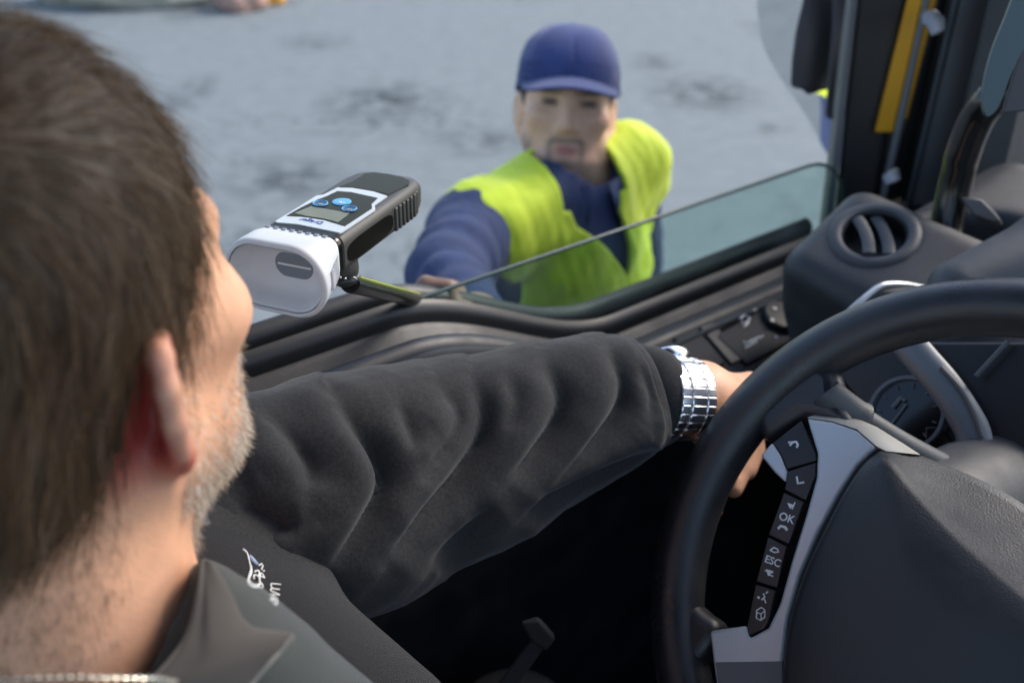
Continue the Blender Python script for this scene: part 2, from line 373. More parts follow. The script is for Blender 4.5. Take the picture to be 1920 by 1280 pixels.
def strands(name, roots, dirs, lens, r0, m, parent, cols, grav=None, bend=.0, seg=4, curl=0):
    """every hair a thin tapered three-sided tube, all in one mesh"""
    n = len(roots); T = dirs.copy(); P = roots.copy(); pts = [P.copy()]
    for s in range(seg):
        if grav is not None: T = T+grav*bend
        T = T+RNG.normal(size=T.shape)*curl; T /= np.linalg.norm(T, axis=1)[:, None]
        P = P+T*(lens/seg)[:, None]; pts.append(P.copy())
    pts = np.array(pts)                                  # seg+1,n,3
    ref = np.cross(T, RNG.normal(size=T.shape)); ref /= np.linalg.norm(ref, axis=1)[:, None]; b = np.cross(T, ref)
    th = [0, 2.094, 4.189]; k = seg+1
    rad = r0*np.linspace(1, .25, k)
    R = np.stack([pts+rad[:, None, None]*(math.cos(a)*ref+math.sin(a)*b) for a in th], 2)   # k,n,3,3
    R = R.transpose(1, 0, 2, 3); v = R.reshape(-1, 3)
    base = (np.arange(n)*k*3)[:, None, None, None]; i = np.arange(seg)[None, :, None]*3; j = np.arange(3)[None, None]
    q = np.stack([i+j, i+(j+1) % 3, i+3+(j+1) % 3, i+3+j], -1)
    q = (q+base.reshape(n, 1, 1, 1)).reshape(-1, 4)
    me = bpy.data.meshes.new(name); bs = OFF[parent.name]
    me.vertices.add(len(v)); me.vertices.foreach_set("co", (v-bs).ravel().astype(np.float32))
    me.loops.add(q.size); me.loops.foreach_set("vertex_index", q.ravel().astype(np.int32))
    me.polygons.add(len(q)); me.polygons.foreach_set("loop_start", np.arange(0, q.size, 4, dtype=np.int32)); me.update(calc_edges=True)
    me.polygons.foreach_set("use_smooth", np.ones(len(q), bool)); me.materials.append(m)
    c = np.ones((n, k*3, 4), np.float32); c[..., :3] = cols[:, None]
    at = me.color_attributes.new("Col", 'FLOAT_COLOR', 'POINT'); at.data.foreach_set("color", c.ravel())
    o = bpy.data.objects.new(name, me); _link(o, parent, bs); return o

# ================================================================ GROUND
def gpt(px, py):
    p = on_plane(px, py, A(0, 0, 0), Z); return A(p[0], p[1], 0)
def ground_mat():
    m = bpy.data.materials.new("dusty_damp_asphalt"); m.use_nodes = True; nt = m.node_tree; b = nt.nodes["Principled BSDF"]
    tc = nt.nodes.new("ShaderNodeTexCoord")
    def noise(s, det, rough=.6, stretch=(1, 1, 1), rot=0):
        mp = nt.nodes.new("ShaderNodeMapping"); mp.inputs["Scale"].default_value = stretch; mp.inputs["Rotation"].default_value = (0, 0, rot)
        n = nt.nodes.new("ShaderNodeTexNoise"); n.inputs["Scale"].default_value = s; n.inputs["Detail"].default_value = det; n.inputs["Roughness"].default_value = rough
        nt.links.new(tc.outputs["Object"], mp.inputs[0]); nt.links.new(mp.outputs[0], n.inputs["Vector"]); return n.outputs[0]
    def ramp(x, a, b_, c0=(0, 0, 0), c1=(1, 1, 1)):
        r = nt.nodes.new("ShaderNodeValToRGB"); r.color_ramp.elements[0].position = a; r.color_ramp.elements[1].position = b_
        r.color_ramp.elements[0].color = (*c0, 1); r.color_ramp.elements[1].color = (*c1, 1); nt.links.new(x, r.inputs[0]); return r.outputs[0]
    def mul(a, c):
        k = nt.nodes.new("ShaderNodeMath"); k.operation = 'MULTIPLY'; nt.links.new(a, k.inputs[0]); nt.links.new(c, k.inputs[1]); return k.outputs[0]
    blot = ramp(noise(5.5, 6, .72), .42, .53)
    gen = ramp(noise(.50, 3, .55, (.6, 1.2, 1), .35), .56, .68)
    acc = mul(gen, ramp(noise(9.0, 5, .7), .52, .60))
    def patch(px, py, rx, ry, k):
        c = gpt(px, py); e = np.linalg.norm(gpt(px+rx, py)-c); h = np.linalg.norm(gpt(px, py-ry)-gpt(px, py+ry))/2
        sb = nt.nodes.new("ShaderNodeMapping"); sb.vector_type = 'TEXTURE'; sb.inputs["Location"].default_value = (c[0], c[1], 0); sb.inputs["Scale"].default_value = (e, h, 1)
        nt.links.new(tc.outputs["Object"], sb.inputs[0]); ln = nt.nodes.new("ShaderNodeVectorMath"); ln.operation = 'LENGTH'; nt.links.new(sb.outputs[0], ln.inputs[0])
        return ramp(ln.outputs["Value"], .15, 1.25, (k, k, k), (0, 0, 0))
    fac = acc
    for q in ((720, 190, 150, 48, 1), (540, 335, 150, 55, .9), (900, 265, 120, 36, .8), (350, 180, 60, 50, .7), (1320, 175, 130, 45, 1), (1225, 118, 60, 24, .7), (590, 80, 90, 22, .55),
              (590, 592, 26, 16, 1), (1445, 245, 30, 20, .7), (430, 470, 70, 40, .4), (1430, 60, 40, 20, .4), (370, 14, 70, 30, 1), (520, 4, 60, 12, .8), (1010, 235, 60, 25, .5), (560, 560, 40, 14, .4)):
        mx_ = nt.nodes.new("ShaderNodeMath"); mx_.operation = 'MAXIMUM'; nt.links.new(fac, mx_.inputs[0]); nt.links.new(mul(patch(*q), blot), mx_.inputs[1]); fac = mx_.outputs[0]
    base = ramp(noise(7.0, 9, .72), .32, .68, (.168, .194, .196), (.226, .256, .257))
    mx = nt.nodes.new("ShaderNodeMix"); mx.data_type = 'RGBA'; nt.links.new(fac, mx.inputs[0]); nt.links.new(base, mx.inputs[6]); mx.inputs[7].default_value = (.036, .050, .054, 1)
    nt.links.new(mx.outputs[2], b.inputs["Base Color"]); b.inputs["Roughness"].default_value = .85
    bp = nt.nodes.new("ShaderNodeBump"); bp.inputs["Strength"].default_value = .5; bp.inputs["Distance"].default_value = .01
    nt.links.new(noise(60, 4), bp.inputs["Height"]); nt.links.new(bp.outputs[0], b.inputs["Normal"]); return m
g = obj("ground", [(-150, -150, 0), (150, -150, 0), (150, 150, 0), (-150, 150, 0)], [[0, 1, 2, 3]], ground_mat(), smooth=0)
g['kind'] = 'structure'

def rock(name, c, r, m, label, cat, seed, flat=.7):
    bm = bmesh.new(); bmesh.ops.create_icosphere(bm, subdivisions=4, radius=1)
    v = np.array([p.co for p in bm.verts]); f = [[q.index for q in x.verts] for x in bm.faces]; bm.free()
    n = vnoise(v, 2.2, seed)*.22+vnoise(v, 6, seed+1)*.07
    v = v*(1+n)[:, None]*A(*r); v[:, 2] = np.maximum(v[:, 2], -r[2]*.45)
    c = A(*c); v = v+A(0, 0, r[2]*.44)
    return tag(obj(name, v+c, f, m, base=c), label, cat)
rock("stone", gpt(250, 0), (1.0, .55, .34), M['stone'], "pale dusty boulder lying on the road beyond the driver's hair", "boulder", 3)
rock("brick_rubble", gpt(452, 18), (.24, .2, .2), M['brick'], "reddish grey lump of broken brick at the far end of the road", "rubble", 8)
rock("rubble_chunk", gpt(505, 6), (.16, .12, .12), M['orange'], "small orange chunk lying beside the reddish brick lump", "rubble", 12)

# ================================================================ TRUCK CAB
cab = thing("truck_cab", "cab interior of a dark truck with its driver's window wound half down", "truck", V(.4, .1, -2.1))
def zs(f): return -.458 - .114*smoothstep(.42, .74, f)
path_f = np.concatenate([np.linspace(-.9, .36, 12), np.linspace(.40, .78, 24), np.linspace(.82, 1.16, 8)])
def sweep(prof, fs=path_f, dl=0.0):
    rings = []
    for f in fs:
        z0 = zs(f); rings.append([V(f, l+dl, z0+u) for l, u in prof])
    return loft(rings, True)
# the door: outer skin, window channel, inner trim, arm rest
door_prof = [(.86, -1.15), (.86, -.10), (.845, -.05), (.815, -.022), (.790, -.018), (.772, -.020), (.764, -.05), (.757, -.05), (.752, -.022),
             (.742, -.014), (.730, -.018), (.722, -.034), (.714, -.036), (.706, -.026), (.692, -.026), (.684, -.034), (.680, -.050),
             (.705, -.085), (.712, -.150), (.716, -.30), (.716, -.60), (.716, -1.15)]
v, f_ = sweep(door_prof)
door = obj("door", v, f_, M['door'], cab, smooth=50)
for name, prof, m in (
    ("outer_seal", [(.800, -.020), (.800, .000), (.793, .006), (.784, .004), (.779, -.004), (.779, -.022)], 'rubber'),
    ("inner_seal", [(.754, -.022), (.754, .003), (.748, .007), (.741, .003), (.738, -.006), (.738, -.020)], 'rubber'),
    ("sill_trim", [(.716, -.036), (.714, -.020), (.708, -.015), (.700, -.016), (.694, -.022), (.692, -.030)], 'door'),
    ("trim_bead", [(.690, -.030), (.688, -.020), (.682, -.019), (.677, -.026), (.676, -.050), (.680, -.052)], 'door')):
    v, f_ = sweep(prof); obj(name, v, f_, M[m], door, smooth=50)
# the lowered pane with its rounded front corner
gt = -.466
pts = [(-.9, -1.0), (-.9, gt), (1.10, gt)] + [(1.10+.10*math.sin(a), gt-.10+.10*math.cos(a)) for a in np.linspace(.2, 1.57, 8)] + [(1.215, -.75), (1.0, -1.0)]
obj("window_pane", *prism([V(f, .7625, u) for f, u in pts], -L*.004), M['window'], door, smooth=30)
obj('pane_edge', *tube([V(f, .7605, u+.0012) for f, u in pts[1:-2]], .0024, 8, up=L), M['pane_edge'], door, smooth=60)
# switch ledge at the front of the door
led = [V(f, l, u) for f, l, u in ((.72, .716, -.585), (1.02, .716, -.585), (1.02, .560, -.640), (.72, .560, -.640))]
def led_pt(px, py, h=0.0):
    o = V(.85, .64, -.6115); n = unit(np.cross(V(1, .560, -.640)-V(1, .716, -.585), F)); n = n if n[2] > 0 else -n
    return on_plane(px, py, o+n*h, n)
nl = unit(np.cross(led[3]-led[0], led[1]-led[0])); nl = nl if nl[2] > 0 else -nl
mb = MB(); mb.add(*prism(led, -nl*.05))
ledge = mb.build("switch_ledge", M['panel'], door, bevel=.004)
P_ = lambda pts, h: [led_pt(x, y, h) for x, y in pts]
mb = MB(); mb.add(*prism(P_([(1352, 622), (1460, 566), (1508, 600), (1506, 628), (1400, 682), (1345, 630)], .004), -nl*.008))
mb.build("switch_panel", M['panel'], door, bevel=.0015)
mb = MB(); mb.add(*prism(P_([(1312, 612), (1338, 604), (1392, 672), (1372, 682)], .003), -nl*.004)); mb.build("key_slot", M['plastic_black'], door, bevel=.001)
mb = MB(); mb.add(*prism(P_([(1262, 632), (1306, 614), (1362, 680), (1318, 704)], .0036), -nl*.005)); mb.build("window_switch", M['panel'], door, bevel=.002)
knob_c = led_pt(1465, 597, .005); ku = unit(led_pt(1500, 590, .005)-knob_c)
v, f_ = lathe(knob_c, nl, ku, [(.0, .0), (.0255, 0), (.0255, .005), (.023, .008), (.006, .0085)], 40); obj("mirror_knob", v, f_, M['plastic_black'], door, smooth=40)
mb = MB()
for x, y in ((1453, 578), (1481, 588), (1448, 600), (1478, 610)):
    c = led_pt(x, y, .0142); mb.add(*lathe(c, nl, ku, [(0, 0), (.0026, 0), (.0026, .0004), (0, .0004)], 12))
def strip_on(pts, w, h, fn, n):
    P = [fn(x, y, h) for x, y in pts]; return tube(P, w, 6, up=n)
for q in ([(1388, 598), (1396, 590), (1406, 596), (1400, 606), (1390, 604)], [(1395, 612), (1404, 604)], [(1412, 582), (1418, 580)],
          [(1394, 640), (1400, 646)], [(1402, 642), (1424, 632)], [(1397, 652), (1420, 640)], [(1424, 634), (1430, 630)], [(1452, 630), (1458, 634)]):
    mb.add(*strip_on(q, .0011, .0045, led_pt, nl))
mb.build("switch_symbols", M['icon'], door)

# ---------------------------------------------------------------- front pillar and the strips beside it
def pstrip(xb0, xb1, xt0, xt1, dd, thick, yb=330, ext_dn=.35, ext_up=.9):
    def ln(xb, xt):
        a = W(xb, yb, 1.40+dd)
        up = (640-yb)/FPX; up0 = 640/FPX
        d0 = (1.40+dd)*(.866+up*.5)/(.866+up0*.5); b = W(xt, 0, d0)
        return a-(b-a)*ext_dn, b+(b-a)*ext_up
    a0, a1 = ln(xb0, xt0); b0, b1 = ln(xb1, xt1)
    return prism([a0, b0, b1, a1], thick)
pill = obj("pillar", *pstrip(1716, 1775, 1795, 1852, .02, F*.10-L*.02), M['pillar_trim'], cab, bevel=.012, seg=4)
obj("pillar_cover", *pstrip(1772, 1880, 1850, 1960, -.03, F*.12), M['plastic'], pill, bevel=.006)
obj("frame_panel", *pstrip(1570, 1650, 1606, 1702, .06, F*.09+L*.04, ext_dn=.5), M['darkpaint'], pill, bevel=.008)
obj("frame_edge", *pstrip(1557, 1572, 1597, 1609, .035, F*.03+L*.03, ext_dn=.5), M['pillar_trim'], pill, bevel=.004)
obj("orange_body_strip", *pstrip(1618, 1658, 1700, 1732, .05, F*.08+L*.03, ext_dn=-.26), M['orange'], pill, bevel=.003)
obj("lower_body_strip", *pstrip(1618, 1662, 1700, 1738, .075, F*.06+L*.03, ext_dn=.4), M['pillar_trim'], pill, bevel=.003)
obj("silver_strip", *pstrip(1658, 1671, 1731, 1742, .045, F*.05+L*.02, ext_dn=.18), M['strip'], pill, bevel=.002)
obj("second_orange_strip", *pstrip(1665, 1690, 1741, 1756, .052, F*.05+L*.02, ext_dn=-.34), M['orange'], pill, bevel=.002)
obj("door_seal", *pstrip(1672, 1700, 1754, 1778, .050, F*.06+L*.02, ext_dn=.3), M['rubber'], pill, bevel=.006, seg=3)
obj("pillar_seal", *pstrip(1698, 1712, 1776, 1790, .035, F*.08, ext_dn=.3), M['plastic_black'], pill, bevel=.003)
obj("seal_lip", *pstrip(1708, 1718, 1784, 1796, .015, F*.05, ext_dn=.3), M['plastic_mid'], pill, bevel=.003)
mb = MB()
for q, dd in (([(1726, 26), (1738, 20), (1758, 38), (1756, 62), (1744, 70), (1738, 52), (1727, 44)], 1.28), ([(1652, 330), (1668, 318), (1676, 342), (1660, 350)], 1.38)):
    mb.add(*prism([W(x, y, dd) for x, y in q], F*.02))
    mb.build("latch", M['steel_dark'], pill, bevel=.002); mb = MB()

# ---------------------------------------------------------------- outside mirror
mp = [(1600, -160), (1520, -190), (1455, -150), (1420, -60), (1416, 10), (1426, 80), (1450, 130), (1482, 178), (1520, 235), (1550, 292), (1585, 330), (1640, 330), (1680, 200), (1690, 0)]
nm_ = unit(-F+L*.17-Z*.24); mo = W(1540, 100, 1.62)
mpl = cr([on_plane(x, y, mo, nm_) for x, y in mp], 60); mc = mpl.mean(0)
# the glass faces backwards along the truck's flank
mirror = obj("side_mirror", *loft([mpl-nm_*.004, mc+(mpl-mc)*1.015-nm_*.02, mc+(mpl-mc)*.98-nm_*.06, mc+(mpl-mc)*.8-nm_*.10]), M['plastic_black'], cab, smooth=50)
obj("mirror_glass", *loft([mc+(mpl-mc)*.955+nm_*.001, mc+(mpl-mc)*.955-nm_*.006]), M['mirror'], mirror, smooth=30)
hs = [(1512, -120), (1502, 0), (1488, 60), (1481, 110), (1478, 166), (1500, 170), (1515, 182), (1535, 120), (1548, 0), (1560, -120)]
obj("mirror_dark_reflection", *prism([W(x, y, 1.50-(y-60)/1867*.5) for x, y in hs], F*.05), M['darkpaint'], mirror, bevel=.006)  # added slab stands for the truck flank's dark reflection in the glass
hs = [(1566, -120), (1556, 60), (1542, 225), (1556, 226), (1566, 232), (1590, 60), (1600, -120)]
obj("mirror_reflection_strip", *prism([W(x, y, 1.47-(y-60)/1867*.5) for x, y in hs], F*.05), M['darkpaint'], mirror, bevel=.006)  # second added slab for the dark reflected flank

# ---------------------------------------------------------------- dashboard
def vf(P):
    Q = P-CAM; return Q@F, Q@L, Q@Z
def rbox(cf, cl, cu, hf, hl, hu, r, tilt=0):
    def g(P):
        f, l, u = vf(P); u = u - cu - tilt*(f-cf); q = np.stack([np.abs(f-cf)-hf+r, np.abs(l-cl)-hl+r, np.abs(u)-hu+r], 1)
        return np.sqrt((np.maximum(q, 0)**2).sum(1))+np.minimum(q.max(1), 0)-r
    return g
vent_c = W(1640, 437, 1.085); vent_n = unit(-F*.42+Z*.90-L*.12); vent_u = unit(W(1700, 437, 1.085)-vent_c)
D = S(); D.add(rbox(1.08, .24, -.58, .22, .37, .12, .055, .12), .03)
ve1 = unit(L-(L@vent_n)*vent_n); ve2 = np.cross(vent_n, ve1); ve2 = ve2 if ve2@F < 0 else -ve2
vb = vent_c-vent_n*.058-ve1*.125+ve2*.012
def slab(P):
    Q = P-vb; q = np.stack([np.abs(Q@ve1)-.195+.03, np.abs(Q@ve2)-.078+.03, np.abs(Q@vent_n)-.056+.03], 1)
    return np.sqrt((np.maximum(q, 0)**2).sum(1))+np.minimum(q.max(1), 0)-.03
D.add(slab, .03)
D.cut(f_ell(W(1822, 436, 1.14), (.075, .055, .11)), .02)
D.cut(f_cone(vent_c-vent_n*.03, vent_c+vent_n*.10, .041, .041), .004)
dash = sobj("dashboard", D, V(0, 0, 0)+A(-.3, .2, -.9), V(0, 0, 0)+A(1.25, 1.45, -.25), .006, M['plastic'], cab)
v, f_ = lathe(vent_c, vent_n, vent_u, [(.033, -.030), (.0335, -.006), (.0350, .0005), (.0385, .0022), (.0450, .0016), (.0485, -.002), (.049, -.012), (.040, -.030)], 56)
vent = obj("air_vent", v, f_, M['plastic_mid'], dash, smooth=50)
v, f_ = lathe(vent_c, vent_n, vent_u, [(0, -.026), (.0332, -.026), (.0332, -.004), (.0326, -.004), (.0326, -.024), (0, -.024)], 32); obj("vent_throat", v, f_, M['plastic_black'], dash, smooth=30)
vv = np.cross(vent_n, vent_u)
for k in (-.013, .008):
    h = math.sqrt(.0335**2-k*k)
    P = [vent_c+vent_u*(k+.004*(1-t*t)) + vv*h*t - vent_n*(.003+.003*t) for t in np.linspace(-1, 1, 12)]
    obj("vent_blade", *tube(P, .0018, 8, up=vent_n, ry=.0065), M['plastic_mid'], dash)
obj("handle_trim", *tube(cr([W(1590, 586, 1.005), W(1618, 561, 1.005), W(1648, 538, 1.01), W(1668, 533, 1.015), W(1700, 534, 1.02), W(1738, 541, 1.02)], 24), .0030, 8), M['silver'], dash)
mb = MB(); mb.add(*prism([W(x, y, 1.01) for x, y in ((1600, 588), (1652, 543), (1735, 546), (1740, 600), (1640, 640))], F*.02)); mb.build("dash_handle", M['plastic'], dash, bevel=.003)
for q in ([(1800, 368), (1840, 372), (1866, 398), (1876, 412), (1862, 416), (1826, 404)], ):
    mb = MB(); mb.add(*prism([W(x, y, 1.09) for x, y in q], F*.012-Z*.01)); mb.build("holder_lip", M['plastic_mid'], dash, bevel=.002)
mb = MB(); mb.add(*prism([W(x, y, 1.06) for x, y in ((1790, 462), (1868, 455), (1876, 460), (1850, 482), (1800, 492), (1770, 486))], F*.012-Z*.01)); mb.build("holder_lip", M['plastic_mid'], dash, bevel=.003)
hood = S(); hood.cone(W(1800, 545, .98), W(1990, 480, 1.0), .032, .05); hood.cone(W(1990, 480, 1.0), W(2300, 470, 1.0), .05, .06)
hood = sobj("cluster_hood", hood, W(2000, 500, 1.0)-.4, W(2000, 500, 1.0)+.4, .006, M['plastic_mid'], dash)
# gauges seen through the wheel
gn = unit(-F*.80+Z*.55); gc = W(1700, 775, .89); gu = unit(W(1760, 790, .89)-gc); gu = unit(gu-(gu@gn)*gn)
cl = obj("instrument_cluster", *prism([on_plane(x, y, gc-gn*.004, gn) for x, y in ((1560, 690), (1700, 640), (1960, 640), (1990, 930), (1800, 920), (1690, 850))], -gn*.02), M['plastic_black'], cab, bevel=.003)
v, f_ = lathe(gc, gn, gu, [(.029, -.004), (.031, .004), (.034, .004), (.036, -.004)], 40); obj("gauge_ring", v, f_, M['frame'], cl, smooth=40)
v, f_ = lathe(gc, gn, gu, [(0, -.004), (.030, -.004), (.030, -.001), (0, -.001)], 32); obj("gauge_glass", v, f_, M['cluster'], cl, smooth=30)
mb = MB(); mb.add(*tube([on_plane(1668, 800, gc+gn*.0006, gn), on_plane(1700, 757, gc+gn*.0006, gn)], .0012, 6, up=gn))
mb.add(*tube([on_plane(1674, 764, gc+gn*.0006, gn), on_plane(1690, 745, gc+gn*.0006, gn), on_plane(1697, 752, gc+gn*.0006, gn)], .0020, 6, up=gn)); 
for k in range(9):
    a = math.radians(-40+32*k); gv = np.cross(gn, gu); r0_ = math.cos(a)*gu+math.sin(a)*gv
    mb.add(*tube([gc+gn*.0004+r0_*.0235, gc+gn*.0004+r0_*.0275], .0007, 6, up=gn))
mb.build('gauge_needle', M['frame'], cl)
P = cr([on_plane(x, y, gc+gn*.006, gn) for x, y in ((1700, 640), (1730, 676), (1776, 730), (1820, 800), (1832, 845), (1856, 880), (1920, 915))], 40)
obj("cluster_frame", *tube(P, .008, 12, up=gn, ry=.0145), M['frame'], cl)
P = cr([on_plane(x, y, gc+gn*.012, gn) for x, y in ((1765, 690), (1800, 730), (1825, 775), (1840, 820))], 20)
obj("cluster_bead", *tube(P, .0025, 8, up=gn), M['plastic_mid'], cl)
obj("screen_edge", *tube([on_plane(1890, 640, gc+gn*.004, gn), on_plane(1830, 705, gc+gn*.004, gn)], .0022, 6, up=gn), M['plastic_mid'], cl)
mb = MB(); mb.add(*prism([on_plane(x, y, gc+gn*.001, gn) for x, y in ((1735, 800), (1765, 800), (1790, 840), (1770, 870), (1735, 850))], -gn*.004)); mb.build("warning_display", M['cluster'], cl, bevel=.001)
# steering column and stalk
col = obj("steering_column", *tube(cr([W(1700, 1010, .76), W(1840, 930, .84), W(2020, 880, .92)], 10), [.05]*10, 24), M['plastic'], cab, smooth=50)
obj("indicator_stalk", *tube(cr([W(1548, 735, .775), W(1556, 742, .775), W(1600, 775, .778), W(1640, 802, .78), W(1700, 838, .785), W(1800, 890, .80)], 30),
    [.004]+[.0125]*12+[.0135]*2+[.010]*15, 16), M['plastic_mid'], col)
# grab handle
obj("grab_handle", *tube(cr([W(1772, 455, 1.13), W(1776, 420, 1.13), W(1790, 350, 1.12), W(1808, 280, 1.10), W(1832, 222, 1.08), W(1860, 185, 1.06), W(1900, 140, 1.05), W(1960, 60, 1.03)], 40), .0185, 18), M['black_gloss'], cab)
# sun visor blades
vis = obj("sun_visor", *prism([W(x, y, .92) for x, y in cr([(1930, -90), (1890, 20), (1862, 90), (1846, 150), (1843, 195), (1850, 216), (1860, 215), (1875, 195), (1900, 130), (1930, 75), (1990, -20)], 40)], FWD*.004), M['visor'], cab, smooth=40)
obj("visor_plate", *prism([W(x, y, .95) for x, y in ((1880, 212), (1940, 206), (2050, 190), (2050, -80), (1960, -80), (1915, 90))], FWD*.004), M['plastic'], vis, bevel=.001)

# ---------------------------------------------------------------- shell of the cab
obj("cab_floor", *box(V(.35, .0, -1.36), F*2.3, L*1.5, Z*.04), M['floor'], cab, bevel=.004)
obj("roof", *box(V(-.05, .12, .42), F*1.6, L*1.45, Z*.04), M['seat'], cab, bevel=.01)
obj("rear_wall", *box(V(-.92, .0, -.9), F*.04, L*1.6, Z*1.0), M['plastic'], cab, bevel=.004)
obj("dash_lower", *prism([V(.90, -.4, -.52), V(.98, -.4, -1.34), V(.98, .60, -1.34), V(.90, .60, -.52)], F*.04), M['floor'], cab, bevel=.004)
obj("bonnet_wall", *box(V(1.28, .05, -.95), F*.04, L*1.5, Z*.8), M['plastic_black'], cab, bevel=.004)
obj("right_door", *box(V(.15, -.72, -.95), F*2.1, L*.06, Z*.76), M['plastic'], cab, bevel=.006)
seat = obj("driver_seat", *box(V(.10, .42, -1.02), F*.52, L*.50, Z*.14), M['seat'], cab, bevel=.03, seg=3)
obj("seat_backrest", *prism([V(-.16, .20, -1.05), V(-.22, .20, -.55), V(-.22, .66, -.55), V(-.16, .66, -1.05)], -F*.10), M['seat'], seat, bevel=.03, seg=3)
# flank of the truck behind the door: what the mirror shows
obj("body_side", *box(V(-2.2, .84, -.9), F*2.5, L*.04, Z*2.2), M['darkpaint'], cab, bevel=.01)

# ---------------------------------------------------------------- steering wheel
CW = CAM + A(.305, .496, -.497); AL = math.radians(38.5)
wv = math.cos(AL)*Z+math.sin(AL)*F; wr = -L; wnrm = -math.cos(AL)*F+math.sin(AL)*Z
def wp(px, py, h=0.0): return on_plane(px, py, CW+wnrm*h, wnrm)
def wps(pts, h): return np.array([wp(x, y, h) for x, y in pts])
wheel = obj("steering_wheel", *torus(CW, wr, wv, .2175, .0215, 160, 24, ry=.0222), M['rim'], cab, smooth=60)
for q in ([(1425, 832), (1500, 782), (1540, 790), (1598, 800), (1572, 740), (1566, 690), (1500, 655), (1400, 745)], [(1285, 1120), (1318, 1150), (1346, 1165), (1340, 1200), (1300, 1250), (1262, 1230)]):
    obj("spoke_arm", *prism(wps(q, .012), -wnrm*.030), M['rim'], wheel, bevel=.011, seg=4)
sil = [(1512, 783), (1560, 790), (1606, 806), (1642, 838), (1606, 872), (1572, 925), (1532, 1000), (1498, 1080), (1476, 1160), (1466, 1240), (1468, 1320), (1350, 1330), (1338, 1250), (1330, 1182), (1398, 1172), (1404, 1196), (1440, 1176), (1462, 1130),
       (1484, 1050), (1512, 960), (1530, 895), (1532, 850)]
obj("spoke_trim", *prism(wps(sil, .020), -wnrm*.016), M['silver'], wheel, bevel=.0022, seg=3)
obj("spoke_trim", *prism(wps([(1426, 853), (1447, 829), (1462, 852), (1475, 884), (1472, 903), (1452, 885)], .019), -wnrm*.012), M['silver'], wheel, bevel=.0015)
fe = wps([(1514, 783), (1560, 789), (1606, 804), (1643, 836), (1662, 846)], .0195); be = wps([(1545, 772), (1592, 778), (1644, 800), (1692, 830), (1726, 852)], -.004)
obj("spoke_trim", *loft([fe-wnrm*.006, fe, fe*.9+be*.1+wnrm*.001, be, be-wnrm*.006], False, False), M['trim_lit'], wheel, smooth=60)
lowtrim = [(1341, 1240), (1467, 1238), (1468, 1330), (1352, 1340)]
obj("spoke_foot", *prism(wps(lowtrim, .0205), -wnrm*.014), M['pillar_trim'], wheel, bevel=.001)
# airbag pad: front outline and the wider base outline behind it
fr = [(1652, 850), (1622, 872), (1585, 925), (1545, 1000), (1508, 1080), (1482, 1165), (1470, 1250), (1474, 1360), (1540, 1470), (1700, 1560), (1950, 1580), (2180, 1480), (2220, 1350), (2120, 1250), (2000, 1175), (1920, 1110), (1850, 1050), (1780, 985), (1715, 915), (1675, 865)]
bs = [(1648, 838), (1616, 866), (1580, 920), (1540, 998), (1503, 1080), (1478, 1166), (1467, 1252), (1472, 1366), (1540, 1480), (1700, 1572), (1950, 1590), (2200, 1490), (2270, 1330), (2200, 1180), (2080, 1060), (1960, 972), (1870, 915), (1790, 878), (1725, 853), (1680, 838)]
n_ = 90
c0 = CW
Fr = cr(np.vstack([wps(fr+fr[:1], .038)]), n_+1)[:-1]; Bs = cr(wps(bs+bs[:1], -.006), n_+1)[:-1]
fc = Fr.mean(0)
rings = [Bs-wnrm*.02, Bs, Fr*.12+Bs*.88+wnrm*.0005, Fr*.93+Bs*.07, Fr*.975+fc*.025+wnrm*.0035, Fr*.92+fc*.08+wnrm*.006, Fr*.7+fc*.3+wnrm*.010, Fr*.4+fc*.6+wnrm*.0125, Fr*.1+fc*.9+wnrm*.013]
obj("airbag_cover", *loft(rings), M['pad'], wheel, smooth=60)
obj("wheel_hub", *lathe(CW-wnrm*.06, wnrm, wr, [(0, 0), (.07, 0), (.075, .03), (.06, .05), (0, .052)], 40), M['plastic_black'], wheel, smooth=50)
obj("spoke_arm", *prism(wps([(2180, 1300), (2230, 1500), (2420, 1560), (2460, 1420)], .012), -wnrm*.025), M['rim'], wheel, bevel=.008)
# switch keys on the left spoke
keys = [[(1448, 830), (1502, 788), (1531, 850), (1531, 863), (1475, 880), (1464, 852)],
        [(1476, 883), (1531, 866), (1530, 890), (1510, 938), (1470, 918), (1474, 900)],
        [(1469, 923), (1508, 941), (1478, 1020), (1440, 1002)],
        [(1439, 1006), (1476, 1024), (1456, 1102), (1417, 1090)],
        [(1416, 1094), (1455, 1107), (1442, 1160), (1432, 1178), (1402, 1193), (1400, 1172)]]
for q in keys: obj("switch_key", *prism(wps(q, .0185), -wnrm*.012), M['button'], wheel, bevel=.0009)
mb = MB()
def seg(pts, w=.0011, h=.0188): mb.add(*tube([wp(x, y, h) for x, y in pts], w*.72, 6, up=wnrm))
def fill(pts, h=.0192): mb.add(*prism(wps(pts, h), -wnrm*.0006))
